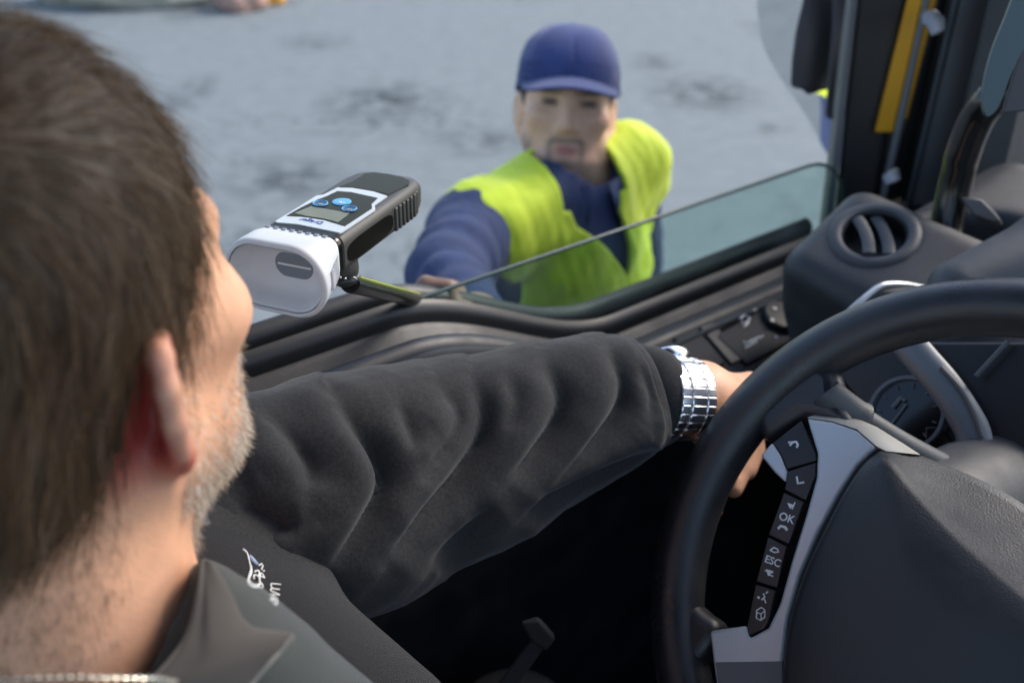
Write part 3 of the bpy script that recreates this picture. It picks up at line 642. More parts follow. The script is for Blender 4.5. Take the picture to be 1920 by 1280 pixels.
# raised-receiver / arrow symbols, play-pause marks, OK, ESC, handset, voice and box signs
seg([(1481, 835), (1486, 829), (1493, 828), (1496, 833), (1494, 839)], .0013); seg([(1478, 829), (1486, 829)], .0010)
seg([(1494, 893), (1496, 906), (1508, 904)], .0012)
fill([(1476, 942), (1488, 946), (1481, 953)]); seg([(1485, 954), (1491, 941)], .0008)
fill([(1436, 1066), (1450, 1070), (1440, 1079)]); seg([(1434, 1069), (1450, 1073)], .0006); seg([(1440, 1076), (1450, 1080)], .0008)
seg([(1459, 991), (1464, 986), (1472, 988), (1476, 994)], .0016)
seg([(1444, 1031), (1451, 1026), (1458, 1029), (1460, 1034), (1452, 1035), (1444, 1031)], .0009)
seg([(1431, 1112), (1434, 1118), (1428, 1124)], .0009); seg([(1421, 1118), (1424, 1121)], .0013); seg([(1433, 1122), (1436, 1130)], .0008); seg([(1436, 1112), (1440, 1108)], .0008)
seg([(1419, 1143), (1428, 1138), (1434, 1143), (1434, 1156), (1426, 1162), (1418, 1158), (1419, 1143)], .0007); seg([(1420, 1148), (1427, 1150), (1434, 1144)], .0006); seg([(1427, 1150), (1427, 1161)], .0006)
tx = unit(wp(1490, 979, .019)-wp(1460, 969, .019)); ty = np.cross(wnrm, tx)
for s_, x, y, sz in (("OK", 1475, 971, .0085), ("ESC", 1449, 1052, .0080)):
    v, f_ = text_mesh(s_, sz, wp(x, y, .0192), tx, ty); mb.add(v, f_)
mb.build("key_symbols", M['icon'], wheel, smooth=0)

# ================================================================ PEOPLE
def head_prims(s, c, r, f, u, k=1.0, ear_flare=.45, rim=.0042, neck=True, nbase=None, nr=.058):
    B = np.stack([r, f, u])
    g = lambda x, y, z: c + x*r + y*f + z*u
    s.ell(g(0, -.006, .048), A(.076, .097, .089), B, k=.02)
    s.ell(g(0, .045, -.005), A(.063, .058, .072), B, k=.03)
    s.ell(g(0, .043, -.055), A(.056, .052, .048), B, k=.03)
    s.add(f_cone(g(0, .082, -.084), g(0, .080, -.088), .020, .020), .03)
    for q in (-1, 1):
        s.cone(g(.057*q, .004, -.040), g(.022*q, .076, -.084), .015, .016, .03)
        s.ell(g(.046*q, .066, .004), A(.021, .021, .015), B, k=.025)
        s.cone(g(.040*q, .078, .050), g(.010*q, .091, .046), .009, .009, .018)
        s.cut(f_cone(g(.032*q, .106, .033), g(.034*q, .104, .032), .016, .015), .014)
        s.add(f_cone(g(.032*q, .079, .031), g(.0321*q, .079, .031), .0128, .0128), .004)
        s.cone(g(.012*q, .101, -.008), g(.013*q, .098, -.010), .008, .008, .006)
    s.cone(g(0, .094, .036), g(0, .110, -.003), .0075, .0105, .012)
    s.ell(g(0, .097, -.038), A(.023, .008, .0055), B, k=.006); s.ell(g(0, .095, -.050), A(.019, .009, .0065), B, k=.005)
    for q in (-1, 1):
        a = ear_flare; e = unit(r*q*math.sin(a) - f*math.cos(a)); n2 = np.cross(u, e); Re = np.stack([n2, e, u])
        o = g(.073*q, .004, .0)
        s.ell(o+e*.014, A(.0035, .017, .030), Re, k=.008)
        hp = [o+e*x+u*z for x, z in ((.002, .020), (.010, .031), (.022, .031), (.030, .018), (.030, .002), (.024, -.016), (.014, -.028), (.006, -.030))]
        for i in range(len(hp)-1): s.cone(hp[i], hp[i+1], rim, rim, .004)
        s.cone(o+e*.010-u*.026, o+e*.008-u*.032, .0055, .005, .006)
    if neck and nbase is not None: s.cone(g(0, -.022, -.045), nbase, nr, nr+.008, .03)
def hand_prims(s, chain, k=.004):
    for a, b, ra, rb in chain: s.cone(a, b, ra, rb, k)

# ---------------------------------------------------------------- THE DRIVER
th = math.radians(23.0)
hf = A(math.sin(th), math.cos(th), 0); hr = A(math.cos(th), -math.sin(th), 0); hu = Z
ear = W(299, 778, .425)
HC = ear - .083*hr + .012*hf
def H(x, y, z): return HC + x*hr + y*hf + z*hu
def Hl(P): Q = P-HC; return Q@hr, Q@hf, Q@hu
NB = H(.012, -.034, -.19)
rs = unit(F*.05 - L); tf = unit(F + L*.05)
SC = NB + A(0, 0, -.035)
RS = SC+.175*rs; LS = SC-.175*rs+tf*.02
EL = W(760, 905, .79); WR = W(1296, 738, .862)
body = S()
head_prims(body, HC, hr, hf, hu, nbase=NB, nr=.064, ear_flare=.82, rim=.0054)
BR = np.stack([rs, tf, Z])
body.ell(SC-Z*.22, A(.155, .10, .26), BR, k=.05)
body.cone(LS, RS, .055, .055, .04)
body.cone(LS, EL, .05, .042, .03); body.cone(EL, WR-(WR-EL)*.2, .042, .030, .02)
ER = RS+tf*.06-Z*.28; WRR = ER+tf*.23-rs*.08-Z*.02
body.cone(RS, ER, .05, .042, .03); body.cone(ER, WRR, .042, .028, .02); body.cone(WRR, WRR+tf*.09, .033, .03, .02)
HP = SC-Z*.52
for q in (-1, 1):
    h0 = HP+rs*.09*q; kn = h0+tf*.43+rs*.06*q+Z*.03; an = kn+tf*.10-Z*.38
    body.cone(h0, kn, .075, .055, .04); body.cone(kn, an, .055, .04, .02); body.cone(an, an+tf*.16-Z*.02, .04, .03, .02)
# left hand: wrist, palm and five fingers hooked down behind the wheel
ad = unit(WR-EL)
Wc = W(1310, 748, .872); Pm = W(1385, 792, .905)
body.cone(WR-(WR-EL)*.25, Wc, .0305, .030, .012)
body.cone(Wc, W(1345, 772, .888), .031, .034, .015)
knk = [W(1364, 748, .925), W(1370, 778, .918), W(1366, 808, .908), W(1348, 830, .898)]
for q in knk: body.cone(W(1312, 740, .885)*.6+Wc*.4, q, .022, .0125, .012)
for q, (p1, p2, p3), r0 in zip(knk, ([W(1412, 793, .94), W(1416, 843, .94), W(1402, 883, .93)], [W(1396, 828, .93), W(1392, 878, .925), W(1376, 916, .915)],
                             [W(1372, 853, .915), W(1364, 898, .905), W(1348, 923, .90)], [W(1344, 873, .895), W(1346, 916, .885), W(1338, 956, .88)]), (.0098, .0100, .0096, .0095)):
    body.cone(q, p1, r0+.001, r0, .004); body.cone(p1, p2, r0, r0*.93, .003); body.cone(p2, p3, r0*.93, r0*.85, .003)
body.cone(W(1345, 735, .888), W(1405, 722, .930), .016, .0125, .012); body.cone(W(1405, 722, .930), W(1448, 742, .945), .0115, .010, .004); body.cone(W(1448, 742, .945), W(1470, 772, .945), .010, .0085, .003)
def skin_col(P):
    x, y, z = Hl(P); n = vnoise(P, 60, 2)
    c = np.tile(A(.76, .42, .265), (len(P), 1)); c *= (1+.10*n)[:, None]
    red = np.exp(-(((x-.088)/.016)**2+((y+.004)/.022)**2+(z/.036)**2)); c = c*(1-red[:, None])+red[:, None]*A(.60, .27, .21)
    back = smoothstep(.099, .089, x)*smoothstep(.050, .058, x)*smoothstep(.012, .004, y)*np.exp(-((y+.014)/.024)**4-((z+.003)/.034)**4)*.95; c = c*(1-back[:, None])+back[:, None]*A(.45, .035, .03)  # translucent red glow behind the ear, put into the skin colour
    nk = smoothstep(-.04, -.12, z)*(y < .02); c = c*(1-.25*nk[:, None])+.25*nk[:, None]*A(.76, .37, .22)
    return c
body_lo = A(-.75, -.05, .75); body_hi = A(.50, 1.25, 2.12)
driver = sobj("person", body, body_lo, body_hi, .0034, M['skin'], None, base=HP-Z*.09, colfn=skin_col)
tag(driver, "bearded driver in charcoal fleece reaching his left arm to the steering wheel", "person")

# hair: a close mass on the scalp and separate strands on it
def hairline(x, y, z, side=1):
    """>0 where hair grows (head coordinates)"""
    front = .060 - y + .35*np.maximum(z-.05, 0)*0 + np.where(z > .07, (z-.07)*.45, 0)       # forehead / temple limit
    low = z - (-.018 - .085*smoothstep(.012, -.075, y) + .03*smoothstep(-.002, .035, y))
    ax = np.abs(x); earc = np.sqrt(((y+.004)/.016)**2+((z-.0)/.033)**2)-1
    e = np.where(ax > .05, earc*.02, .05)
    return np.minimum(np.minimum(front, low), e)
hb = S(); B_ = np.stack([hr, hf, hu])
hb.ell(H(0, -.014, .052), A(.0835, .104, .106), B_, k=.02); hb.ell(H(0, -.055, -.015), A(.062, .048, .060), B_, k=.035)
def hair_sdf(P):
    x, y, z = Hl(P); d = hb(P); q = np.stack([x*60, y*60, z*14], 1)
    d = d + .0022*vnoise(q, 1.0, 5) + .0012*vnoise(q, 2.6, 6)
    return np.maximum(d, -hairline(x, y, z)*.8)
hairm = sobj("hair", hair_sdf, HC-.2, HC+.2, .004, M['scalp_hair'], driver)
me = hairm.data; hv = np.array([v.co for v in me.vertices])+OFF[hairm.name]; hn = np.array([v.normal for v in me.vertices])
x, y, z = Hl(hv); okk = (hairline(x, y, z) > .002) & ((hv-HC)@hn.T.T.sum(0)*0 == 0)
out = ((hv-H(0, -.02, .02))*hn).sum(1) > 0; idx = np.nonzero(okk & out)[0]
pick = RNG.choice(idx, 15000); roots = hv[pick]+RNG.normal(size=(15000, 3))*.0025; nn = hn[pick]
x, y, z = Hl(roots)
# growth: forward off the crown on top, down and back at the sides
flow = hf[None]*(np.clip((z-.07)/.06, -.4, 1))[:, None]*.9 - hu[None]*(.9-.9*np.clip((z-.06)/.08, 0, 1))[:, None] - hf[None]*.25 + hr[None]*(np.sin(y*60+z*40)*.25)[:, None]
flow = flow - (flow*nn).sum(1)[:, None]*nn; flow /= np.linalg.norm(flow, axis=1)[:, None]
clump = vnoise(np.stack([x*50, y*50, z*16], 1), 1.0, 9)
dirs = flow + nn*(.20+.12*clump)[:, None] + RNG.normal(size=nn.shape)*.12; dirs /= np.linalg.norm(dirs, axis=1)[:, None]
gr = RNG.random(len(roots)); tone = np.clip(.5+.5*clump+RNG.normal(size=len(roots))*.25, 0, 1)[:, None]
cols = A(.040, .023, .012)*(1-tone)+A(.165, .098, .050)*tone; cols[gr > .88] = A(.30, .23, .16)
strands("hair_strands", roots, dirs, RNG.uniform(.016, .034, len(roots)), .00020, M['hair'], hairm, cols, grav=-hu, bend=.10, seg=4, curl=.07)
# beard
bv, bq = surf_nets(body, HC-.15, HC+.15, .003)
eps = 1e-4; bn = np.stack([body(bv+e)-body(bv-e) for e in np.eye(3)*eps], 1); bn /= np.linalg.norm(bn, axis=1)[:, None]
x, y, z = Hl(bv)
bz = smoothstep(-.026, -.058, z + .45*np.maximum(.045-y, 0)*0 - .35*(y-.03))         # cheek line falls towards the mouth
side = (y > .004) & (y < .13) & (z < .022) & (z > -.112)
dens = np.where(side, np.maximum(bz, .8*np.exp(-((y-.018)/.010)**2)*smoothstep(.03, .0, z)), 0)
mouth = (np.abs(x) < .02) & (y > .085) & (z > -.058) & (z < -.032); dens[mouth] = 0; dens[(y < .02) & (z < -.075)] = 0
dens[(np.abs(x) < .05) & (z < -.095) & (y < .05)] = 0
n_b = 15000; pick = RNG.choice(len(bv), n_b, p=dens/dens.sum()); roots = bv[pick]+RNG.normal(size=(n_b, 3))*.0011
nn = bn[pick]; flow = -hu*.9-hf*.15; flow = flow[None]-(nn@flow)[:, None]*nn
dirs = flow*.8+nn*.55+RNG.normal(size=nn.shape)*.30; dirs /= np.linalg.norm(dirs, axis=1)[:, None]
t = RNG.random(n_b)[:, None]; cols = A(.74, .62, .47)*t+A(.42, .29, .18)*(1-t); cols[RNG.random(n_b) > .72] = A(.80, .78, .74)
x, y, z = Hl(roots)
strands("beard", roots-nn*.0008, dirs, RNG.uniform(.003, .0062, n_b)*(1+.6*smoothstep(-.05, -.09, z)), .00020, M['beard'], driver, cols, grav=-hu, bend=.12, seg=4, curl=.14)

# cropped hair fading down the nape and in front of the ear
hl = hairline(x0 := Hl(bv)[0], y0 := Hl(bv)[1], z0 := Hl(bv)[2])
dn = np.where((y0 < -.026) & (z0 < -.02) & (z0 > -.125), np.exp(-np.maximum(-hl, 0)/.007), 0); dn[hl < -.022] = 0; dn[(np.abs(x0) > .078)] *= .05
pick = RNG.choice(len(bv), 5000, p=dn/dn.sum()); roots = bv[pick]+RNG.normal(size=(5000, 3))*.0012; nn = bn[pick]
flow = -hu[None]*.9-hf[None]*.3; flow = flow-(flow*nn).sum(1)[:, None]*nn; dirs = flow+nn*.25+RNG.normal(size=nn.shape)*.2; dirs /= np.linalg.norm(dirs, axis=1)[:, None]
t = RNG.random(5000)[:, None]
strands("nape_hair", roots-nn*.0006, dirs, RNG.uniform(.003, .007, 5000), .00011, M['hair'], hairm, A(.06, .04, .026)*(1-t)+A(.22, .15, .10)*t, grav=-hu, bend=.1, seg=3, curl=.08)

# jacket: body and right sleeve as one implicit cloth, the left sleeve as a folded loft sewn into it
J = S()
J.ell(SC-Z*.25-tf*.015, A(.185, .112, .26), BR, k=.05); J.cone(LS, RS, .066, .07, .05)
J.cone(RS, ER, .072, .06, .04); J.cone(ER, WRR, .06, .05, .03)
for a, b, ra, rb in ((W(366, 1104, .50), W(400, 1244, .50), .014, .042), (W(400, 1244, .50), W(594, 1437, .52), .042, .05)):
    J.cone(a, b, ra, rb, .02)
lc1 = f_cone(W(290, 1080, .64), W(512, 1205, .64), .048, .050); lc2 = f_cone(W(512, 1205, .64), W(712, 1392, .66), .050, .055)
for a, b, ra, rb in ((W(290, 1080, .64), W(512, 1205, .64), .048, .050), (W(512, 1205, .64), W(712, 1392, .66), .050, .055)):
    J.cone(a, b, ra, rb, .006)
J.cone(LS, W(490, 980, .725), .080, .074, .04)
neckcut = f_cone(NB+Z*.16, NB-Z*.02, .066, .060)
J.cut(neckcut, .01)
def jmi(P):
    q = proj(P); d = q[:, 2]
    line = np.interp(q[:, 0], [250, 370, 560, 690, 820], [985, 1042, 1152, 1282, 1420])
    near = q[:, 1] > line
    return np.where(near & (d < .60), 0, np.where(q[:, 0] < 860, 1, 0))*1
jl = sobj("jacket", J, body_lo, A(.40, 1.1, 1.78), .006, [M['fleece2'], M['twill'], M['fleece']], driver, mifn=lambda P: np.where(proj(P)[:, 2] < .565, 0, np.where(np.minimum(lc1(P), lc2(P)) < .0045, 1, 2)))
# left sleeve
sc_px = cr([(350, 1015, .69, 190), (440, 985, .71, 215), (520, 955, .725, 232), (640, 928, .75, 238), (760, 890, .78, 218), (900, 848, .805, 192), (1050, 796, .83, 164), (1140, 765, .845, 146), (1180, 754, .853, 130), (1206, 748, .857, 114), (1216, 745, .858, 92), (1212, 746, .858, 80)], 190)
cen = np.array([W(a, b, d) for a, b, d, r in sc_px]); rad = np.array([r*d/FPX for a, b, d, r in sc_px])*.985
T, N, Bn = frames(cen); T[-12:] = T[-14]; 
for i in range(len(T)):
    n = Z-(Z@T[i])*T[i]; N[i] = unit(n); Bn[i] = np.cross(T[i], N[i])
K = 150; ths = np.linspace(0, 2*np.pi, K, endpoint=False)
dirn = np.cos(ths)[None, :, None]*N[:, None]+np.sin(ths)[None, :, None]*Bn[:, None]
SV = cen[:, None]+dirn*rad[:, None, None]
P2 = SV.reshape(-1, 3); pq = proj(P2)[:, :2]; face = ((CAM-P2)*dirn.reshape(-1, 3)).sum(1)/np.linalg.norm(CAM-P2, axis=1); fw = smoothstep(-.5, .15, face)
zz = lambda pts: [(440+a/1.829, 500+b/1.829) for a, b in pts]
def pdist(q, line):
    line = cr(line, 30); a = line[:-1]; b = line[1:]; ab = b-a; l2 = (ab*ab).sum(1)
    t = np.clip(((q[:, None]-a)*ab).sum(-1)/l2, 0, 1); e = q[:, None]-a-t[..., None]*ab; dd = np.sqrt((e*e).sum(-1)); j = dd.argmin(1)
    ii = np.arange(len(q)); sgn = np.sign(ab[j, 0]*e[ii, j, 1]-ab[j, 1]*e[ii, j, 0]); s_ = (j+t[ii, j])/len(a)
    return dd.min(1), sgn, s_
folds = [ # picture line, depth (m), half width (px)
    ([(340, 420), (425, 520), (490, 600), (530, 700), (515, 800), (440, 930), (330, 1070)], .019, 24), ([(560, 430), (610, 530), (640, 640)], .006, 16),
    ([(700, 390), (770, 470), (762, 560), (700, 670), (650, 760)], .011, 19), ([(815, 360), (862, 480), (846, 600), (765, 760), (640, 930), (545, 1030)], .017, 22),
    ([(935, 350), (968, 450), (945, 560)], .005, 14), ([(1060, 300), (1122, 430), (1104, 540), (1040, 650), (950, 760)], .016, 19),
    ([(1280, 260), (1338, 390), (1322, 500), (1230, 640), (1090, 790)], .014, 17),
    ([(1395, 330), (1440, 430), (1437, 540)], .005, 11), ([(1490, 630), (1300, 735), (1150, 810), (1000, 890)], .015, 19),
    ([(95, 480), (200, 570), (262, 670), (255, 760)], .010, 24), ([(20, 820), (120, 885), (230, 885)], .012, 20), ([(910, 830), (800, 960), (690, 1060)], .010, 20)]
disp = np.zeros(len(P2))
for line, dep, w in folds:
    dd, sg, s_ = pdist(pq, zz(line)); env = np.sin(np.pi*np.clip(s_, .03, .97))**.7
    w2 = np.where(sg > 0, w*.75, w*1.7)
    disp -= 1.35*dep*env*np.exp(-(np.sqrt(dd*dd+36)-6)/(w2*.85))*fw
    disp += np.where(sg > 0, dep*.25, 0)*env*np.exp(-((dd-w*1.9)/(w*1.6))**2)*fw
disp += .003*vnoise(P2, 13, 21)-.0022*np.abs(vnoise(P2, 38, 23))+.0005*vnoise(P2, 120, 22)
ends = np.minimum(np.arange(len(cen))/14, 1)*np.minimum((len(cen)-1-np.arange(len(cen)))/16, 1); disp *= np.repeat(ends, K)
SV = (P2+dirn.reshape(-1, 3)*disp[:, None]).reshape(len(cen), K, 3)
obj("sleeve", *loft(SV, False), M['fleece'], jl, smooth=180)
cu = cr([(1167, 750, .856, 84), (1180, 747, .857, 97), (1202, 744, .859, 101), (1224, 742, .861, 97), (1238, 741, .863, 90), (1246, 740, .864, 84), (1244, 740, .864, 76), (1202, 744, .86, 70)], 46)
cc = np.array([W(a, b, d) for a, b, d, r in cu]); ra = np.array([r*d/FPX for a, b, d, r in cu]); Tn = unit(W(1284, 740, .875)-W(1205, 756, .850))
nz = unit(Z-(Z@Tn)*Tn); bz_ = np.cross(Tn, nz); CV = cc[:, None]+(np.cos(ths)[None, :, None]*nz+np.sin(ths)[None, :, None]*bz_)*ra[:, None, None]
CV = CV + (np.cos(ths)[None, :, None]*nz+np.sin(ths)[None, :, None]*bz_)*(.0012*vnoise(CV.reshape(-1, 3), 60, 4).reshape(len(cc), K))[..., None]
obj("cuff", *loft(CV, False), M['fleece'], jl, smooth=180)
# collar folded over the neck opening
I_ = cr([W(376, 1048, .475), W(366, 1120, .462), W(348, 1190, .448), W(306, 1250, .435), W(250, 1300, .425), (W(150, 1350, .42)), W(0, 1400, .42)], 30)
O_ = cr([W(398, 1052, .478), W(430, 1105, .470), W(466, 1170, .462), W(548, 1192, .458), W(502, 1245, .448), W(430, 1330, .438), W(300, 1440, .43)], 30)
M_ = (I_*.62+O_*.38)+(CAM-I_)/np.linalg.norm(CAM-I_, axis=1)[:, None]*.006*smoothstep(0, 8, np.arange(30))[:, None]
In = I_-(CAM-I_)/np.linalg.norm(CAM-I_, axis=1)[:, None]*.03
rows = [In, I_*.5+In*.5, I_+.002*unit(CAM-I_.mean(0)), M_*.6+I_*.4, M_, M_*.4+O_*.6+.0015*unit(CAM-I_.mean(0)), O_, O_-.004*unit(CAM-I_.mean(0)), O_*.9+I_*.1-.012*unit(CAM-I_.mean(0))]
rows = cr(np.array(rows).reshape(len(rows), -1), 26).reshape(26, 30, 3)
obj("collar", *loft(rows, False, False), M['collar'], jl, smooth=180)
obj("collar_hem_highlight", *tube(cr([W(549, 1190, .4565), W(526, 1218, .4525), W(502, 1246, .4470), W(470, 1283, .4430), W(432, 1330, .4365)], 16), .0009, 8), M['seam'], jl)  # edge highlight of the collar, put in as a paler line
# embroidery on the left chest
emb = MB()
def stitch(pts, w=.0007, m=0):
    w *= .75
    Q = [march(J, 340+x/4, 960+y/4, .50, .75) for x, y in cr(pts, max(4, 3*len(pts)))]; Q = [q+unit(CAM-q)*.0005 for q in Q if q is not None]
    if len(Q) > 2: emb.cur = m; emb.add(*tube(np.array(Q), w, 6))
stitch([(462, 275), (490, 300), (505, 345), (516, 390), (520, 430), (508, 470), (497, 510)], .0008)
stitch([(522, 400), (526, 450), (505, 500), (515, 535), (550, 552), (578, 545), (588, 520), (580, 480), (545, 470), (545, 500)], .0009)
stitch([(548, 445), (580, 440), (586, 520)], .0009); stitch([(575, 470), (625, 492)], .0008); stitch([(590, 470), (600, 455), (625, 490)], .0006)
stitch([(600, 565), (612, 555), (608, 540), (596, 538), (592, 530), (604, 528)], .0006)
stitch([(600, 430), (612, 395)], .0007); stitch([(580, 398), (604, 384)], .0007); stitch([(612, 440), (624, 436)], .0007)
for k in range(5): stitch([(512+6*k, 325+9*k), (540+8*k, 350+10*k)], .0012, 1)
stitch([(505, 500), (498, 520), (520, 548), (560, 560), (590, 555)], .0006)
stitch([(668, 618), (738, 618)], .0008); stitch([(738, 618), (700, 600), (672, 588), (672, 572), (690, 572), (738, 578)], .0007); stitch([(690, 574), (676, 560), (672, 538), (690, 535), (748, 540)], .0007)
stitch([(690, 690), (712, 688), (712, 645), (672, 648), (664, 668), (676, 682), (690, 678), (690, 650)], .0007)
emb.build("embroidery", [M['thread'], M['thread_blue']], jl)
# trousers
Tm = S()
for q in (-1, 1):
    h0 = HP+rs*.09*q; kn = h0+tf*.43+rs*.06*q+Z*.03; an = kn+tf*.10-Z*.38
    Tm.cone(h0, kn, .092, .068, .04); Tm.cone(kn, an, .068, .056, .03)
Tm.cone(HP-rs*.1, HP+rs*.1, .10, .10, .04)
sobj("trousers", Tm, body_lo-A(0, 0, .1), A(.6, 1.3, 1.5), .010, M['trouser'], driver)

# lap belt and its buckle, half lost in the dark
belt = thing("seat_belt", "dark seat belt strap with buckle lying low beside the driver's lap", "seat belt", W(990, 1240, .92))
obj("strap", *prism([W(x, y, .92) for x, y in ((928, 1290), (962, 1296), (1022, 1212), (998, 1196))], FWD*.004), M['webbing'], belt, bevel=.001)
obj("buckle", *prism([W(x, y, .915) for x, y in ((976, 1170), (1010, 1160), (1042, 1196), (1026, 1222), (998, 1206))], FWD*.012), M['webbing'], belt, bevel=.003)

# necklace at the nape
nm = MB()
for k in range(46):
    t = k/45; p = cr([W(-60, 1278, .392), W(60, 1272, .388), W(170, 1270, .390), W(270, 1272, .400), W(330, 1281, .415)], 46)[k]
    q = cr([W(-60, 1278, .392), W(60, 1272, .388), W(170, 1270, .390), W(270, 1272, .400), W(330, 1281, .415)], 47)[k+1]
    e = unit(q-p); s_ = unit(np.cross(e, Z)); w_ = np.cross(s_, e)
    a_, b_ = (s_, w_) if k % 2 else (w_, s_)
    nm.add(*torus(p, e, unit(a_*.8+b_*.6), .0022, .0006, 14, 6))
nm.add(*tube(cr([W(-60, 1278, .392), W(60, 1272, .388), W(170, 1270, .390), W(270, 1272, .400), W(330, 1281, .415)], 46), .0007, 6))
tag(nm.build("necklace", M['gold'], None, base=W(120, 1281, .39)), "fine metal chain round the driver's neck above his collar", "necklace")

# wristwatch
wt = thing("wristwatch", "steel wristwatch with link bracelet on the driver's left wrist by his cuff", "watch", W(1300, 720, .862))
ax = unit(unit(WR-EL)*.55+unit(W(1345, 772, .888)-W(1310, 748, .872))*.45); wz = unit(A(-.25, .9, .75)-(A(-.25, .9, .75)@ax)*ax); wy = np.cross(ax, wz); wc = WR-(WR-EL)*.060
RX, RZ = .0335, .0345
br = MB()
for k in range(26):
    a = math.radians(28+k*(304/25)); o = math.sin(a)*RX*wy+math.cos(a)*RZ*wz; n = unit(math.sin(a)/RX*wy+math.cos(a)/RZ*wz); tg = np.cross(ax, n)
    for j, (sx, w_) in enumerate(((-.0128, .0094), (0, .0150), (.0128, .0094))):
        v, f_ = box(wc+o+ax*sx, ax*w_, tg*.0074, n*(.0034 if j != 1 else .0042)); br.add(v, f_)
br.build("bracelet", M['chrome'], wt, bevel=.0009, seg=2)
cs = wc+wz*(RZ+.003)
case = obj("case", *lathe(cs, wz, ax, [(0, -.006), (.0185, -.006), (.0200, -.003), (.0200, .002), (.0185, .0042), (.0165, .0046), (.0160, .0030), (0, .0030)], 48), M['chrome'], wt, smooth=40)
obj("dial", *lathe(cs+wz*.0031, wz, ax, [(0, 0), (.0158, 0), (.0158, .0004), (0, .0004)], 40), M['navy'], case, smooth=30)
obj("crown", *lathe(cs+ax*.0195-wz*.001, ax, wz, [(0, 0), (.003, 0), (.003, .004), (.0025, .0045), (0, .0045)], 16), M['chrome'], case, smooth=30)
mb = MB(); mb.add(*box(cs+wz*.0040+wy*.004, wy*.010, ax*.0008, wz*.0004)); mb.add(*box(cs+wz*.0044+ax*.003, ax*.008, wy*.0010, wz*.0004)); mb.build("watch_hands", M['chrome'], case)

dw, dl_, du = A(.934, -.358, -.011), A(.358, .933, -.032), A(.022, .026, .999)
dw = unit(dw); dl_ = unit(dl_-(dl_@dw)*dw); du = np.cross(dw, dl_)
DO = CAM+A(-.1811, .6662, -.2876); DWID, DLEN, DTH = .0640, .1412, .029
def Dv(a, b, c): return DO+a*dw+b*dl_+c*du
def dtop(px, py, h): return on_plane(px, py, DO+du*h, du)
# ---------------------------------------------------------------- THE OFFICER
oc = W(1066, 206, 1.62)
pt_, yw, rl = math.radians(12), math.radians(-2), math.radians(4)
of = unit(A(-math.sin(yw)-.04, -math.cos(yw)*math.cos(pt_), math.sin(pt_)))
our = unit(np.cross(of, A(math.sin(rl), 0, math.cos(rl)))); ou = np.cross(our, of)
OC = oc - of*.085 - ou*.020
def O(x, y, z): return OC + x*our + y*of + z*ou
def Ol(P): Q = P-OC; return Q@our, Q@of, Q@ou
ONB = W(1082, 372, 1.70)
yawt = math.radians(30); otf = A(math.sin(yawt)*.9, -math.cos(yawt), 0); otf = unit(otf); otr = unit(np.cross(otf, Z))     # torso front, his right
OB = np.stack([otr, otf, Z])
ORS = W(892, 438, 1.56); OLS = W(1168, 318, 1.80); OEL = W(838, 520, 1.36); OWR = W(893, 606, 1.16)
CH = (ORS+OLS)/2
ob = S()
head_prims(ob, OC, our, of, ou, nbase=ONB-Z*.03, nr=.055)
ob.ell(CH-Z*.20+otf*.0, A(.165, .105, .24), OB, k=.05); ob.cone(ORS, OLS, .055, .055, .05)
ob.cone(ORS, OEL, .050, .042, .03); ob.cone(OEL, OWR, .042, .030, .02)
OLE = OLS-Z*.28-otr*.06-otf*.02; OLW = OLE-Z*.24+otf*.06
ob.cone(OLS, OLE, .05, .042, .03); ob.cone(OLE, OLW, .042, .028, .02); ob.cone(OLW, OLW-Z*.09+otf*.02, .036, .03, .02)
for k in range(4):
    b0 = OLW-Z*.09+otf*(.02*(k-1.5)); ob.cone(b0, b0-Z*.05+otf*.004, .0095, .009, .004); ob.cone(b0-Z*.05+otf*.004, b0-Z*.085-otr*-.012, .009, .008, .003)
OH = CH-Z*.52; OH[2] = .92
foot = []
for q in (-1, 1):
    h0 = OH+otr*.09*q; kn = h0+otf*.02; kn = A(kn[0], kn[1], .50); an = A(kn[0], kn[1], .09)-otf*.02
    ob.cone(h0, kn, .075, .055, .04); ob.cone(kn, an, .052, .036, .02); ob.cone(an, an+otf*.15-Z*.05, .036, .03, .02); foot.append((h0, kn, an))
# right hand closed round the rod
R0 = Dv(.050, .030, -DTH-.020); R1 = W(774, 560, .985); rd = unit(R1-R0); RG = R0+rd*(np.linalg.norm(R1-R0)+.115); RE = RG+rd*.10
pz = unit((OWR-RG)-((OWR-RG)@rd)*rd); pn = np.cross(rd, pz)
palm = RG+pz*.030
ob.cone(OEL*.2+OWR*.8, OWR, .030, .027, .02); ob.cone(OWR, palm, .028, .026, .015)
for k in range(4):
    kk = RG+rd*(.030-.020*k)+pz*(.030-.002*abs(k-1.5)); q1 = RG+rd*(.030-.020*k)-pn*.024+pz*.010; q2 = RG+rd*(.029-.020*k)-pn*.016-pz*.014; q3 = RG+rd*(.029-.020*k)+pn*.006-pz*.018
    ob.cone(palm, kk-pn*.008, .018, .011, .010); ob.cone(kk-pn*.008, q1, .0105, .0095, .004); ob.cone(q1, q2, .0095, .009, .003); ob.cone(q2, q3, .009, .008, .003)
ob.cone(palm-rd*.01, RG-rd*.045+pn*.018+pz*.012, .014, .010, .01); ob.cone(RG-rd*.045+pn*.018+pz*.012, RG-rd*.058-pz*.010+pn*.006, .0098, .0085, .004)
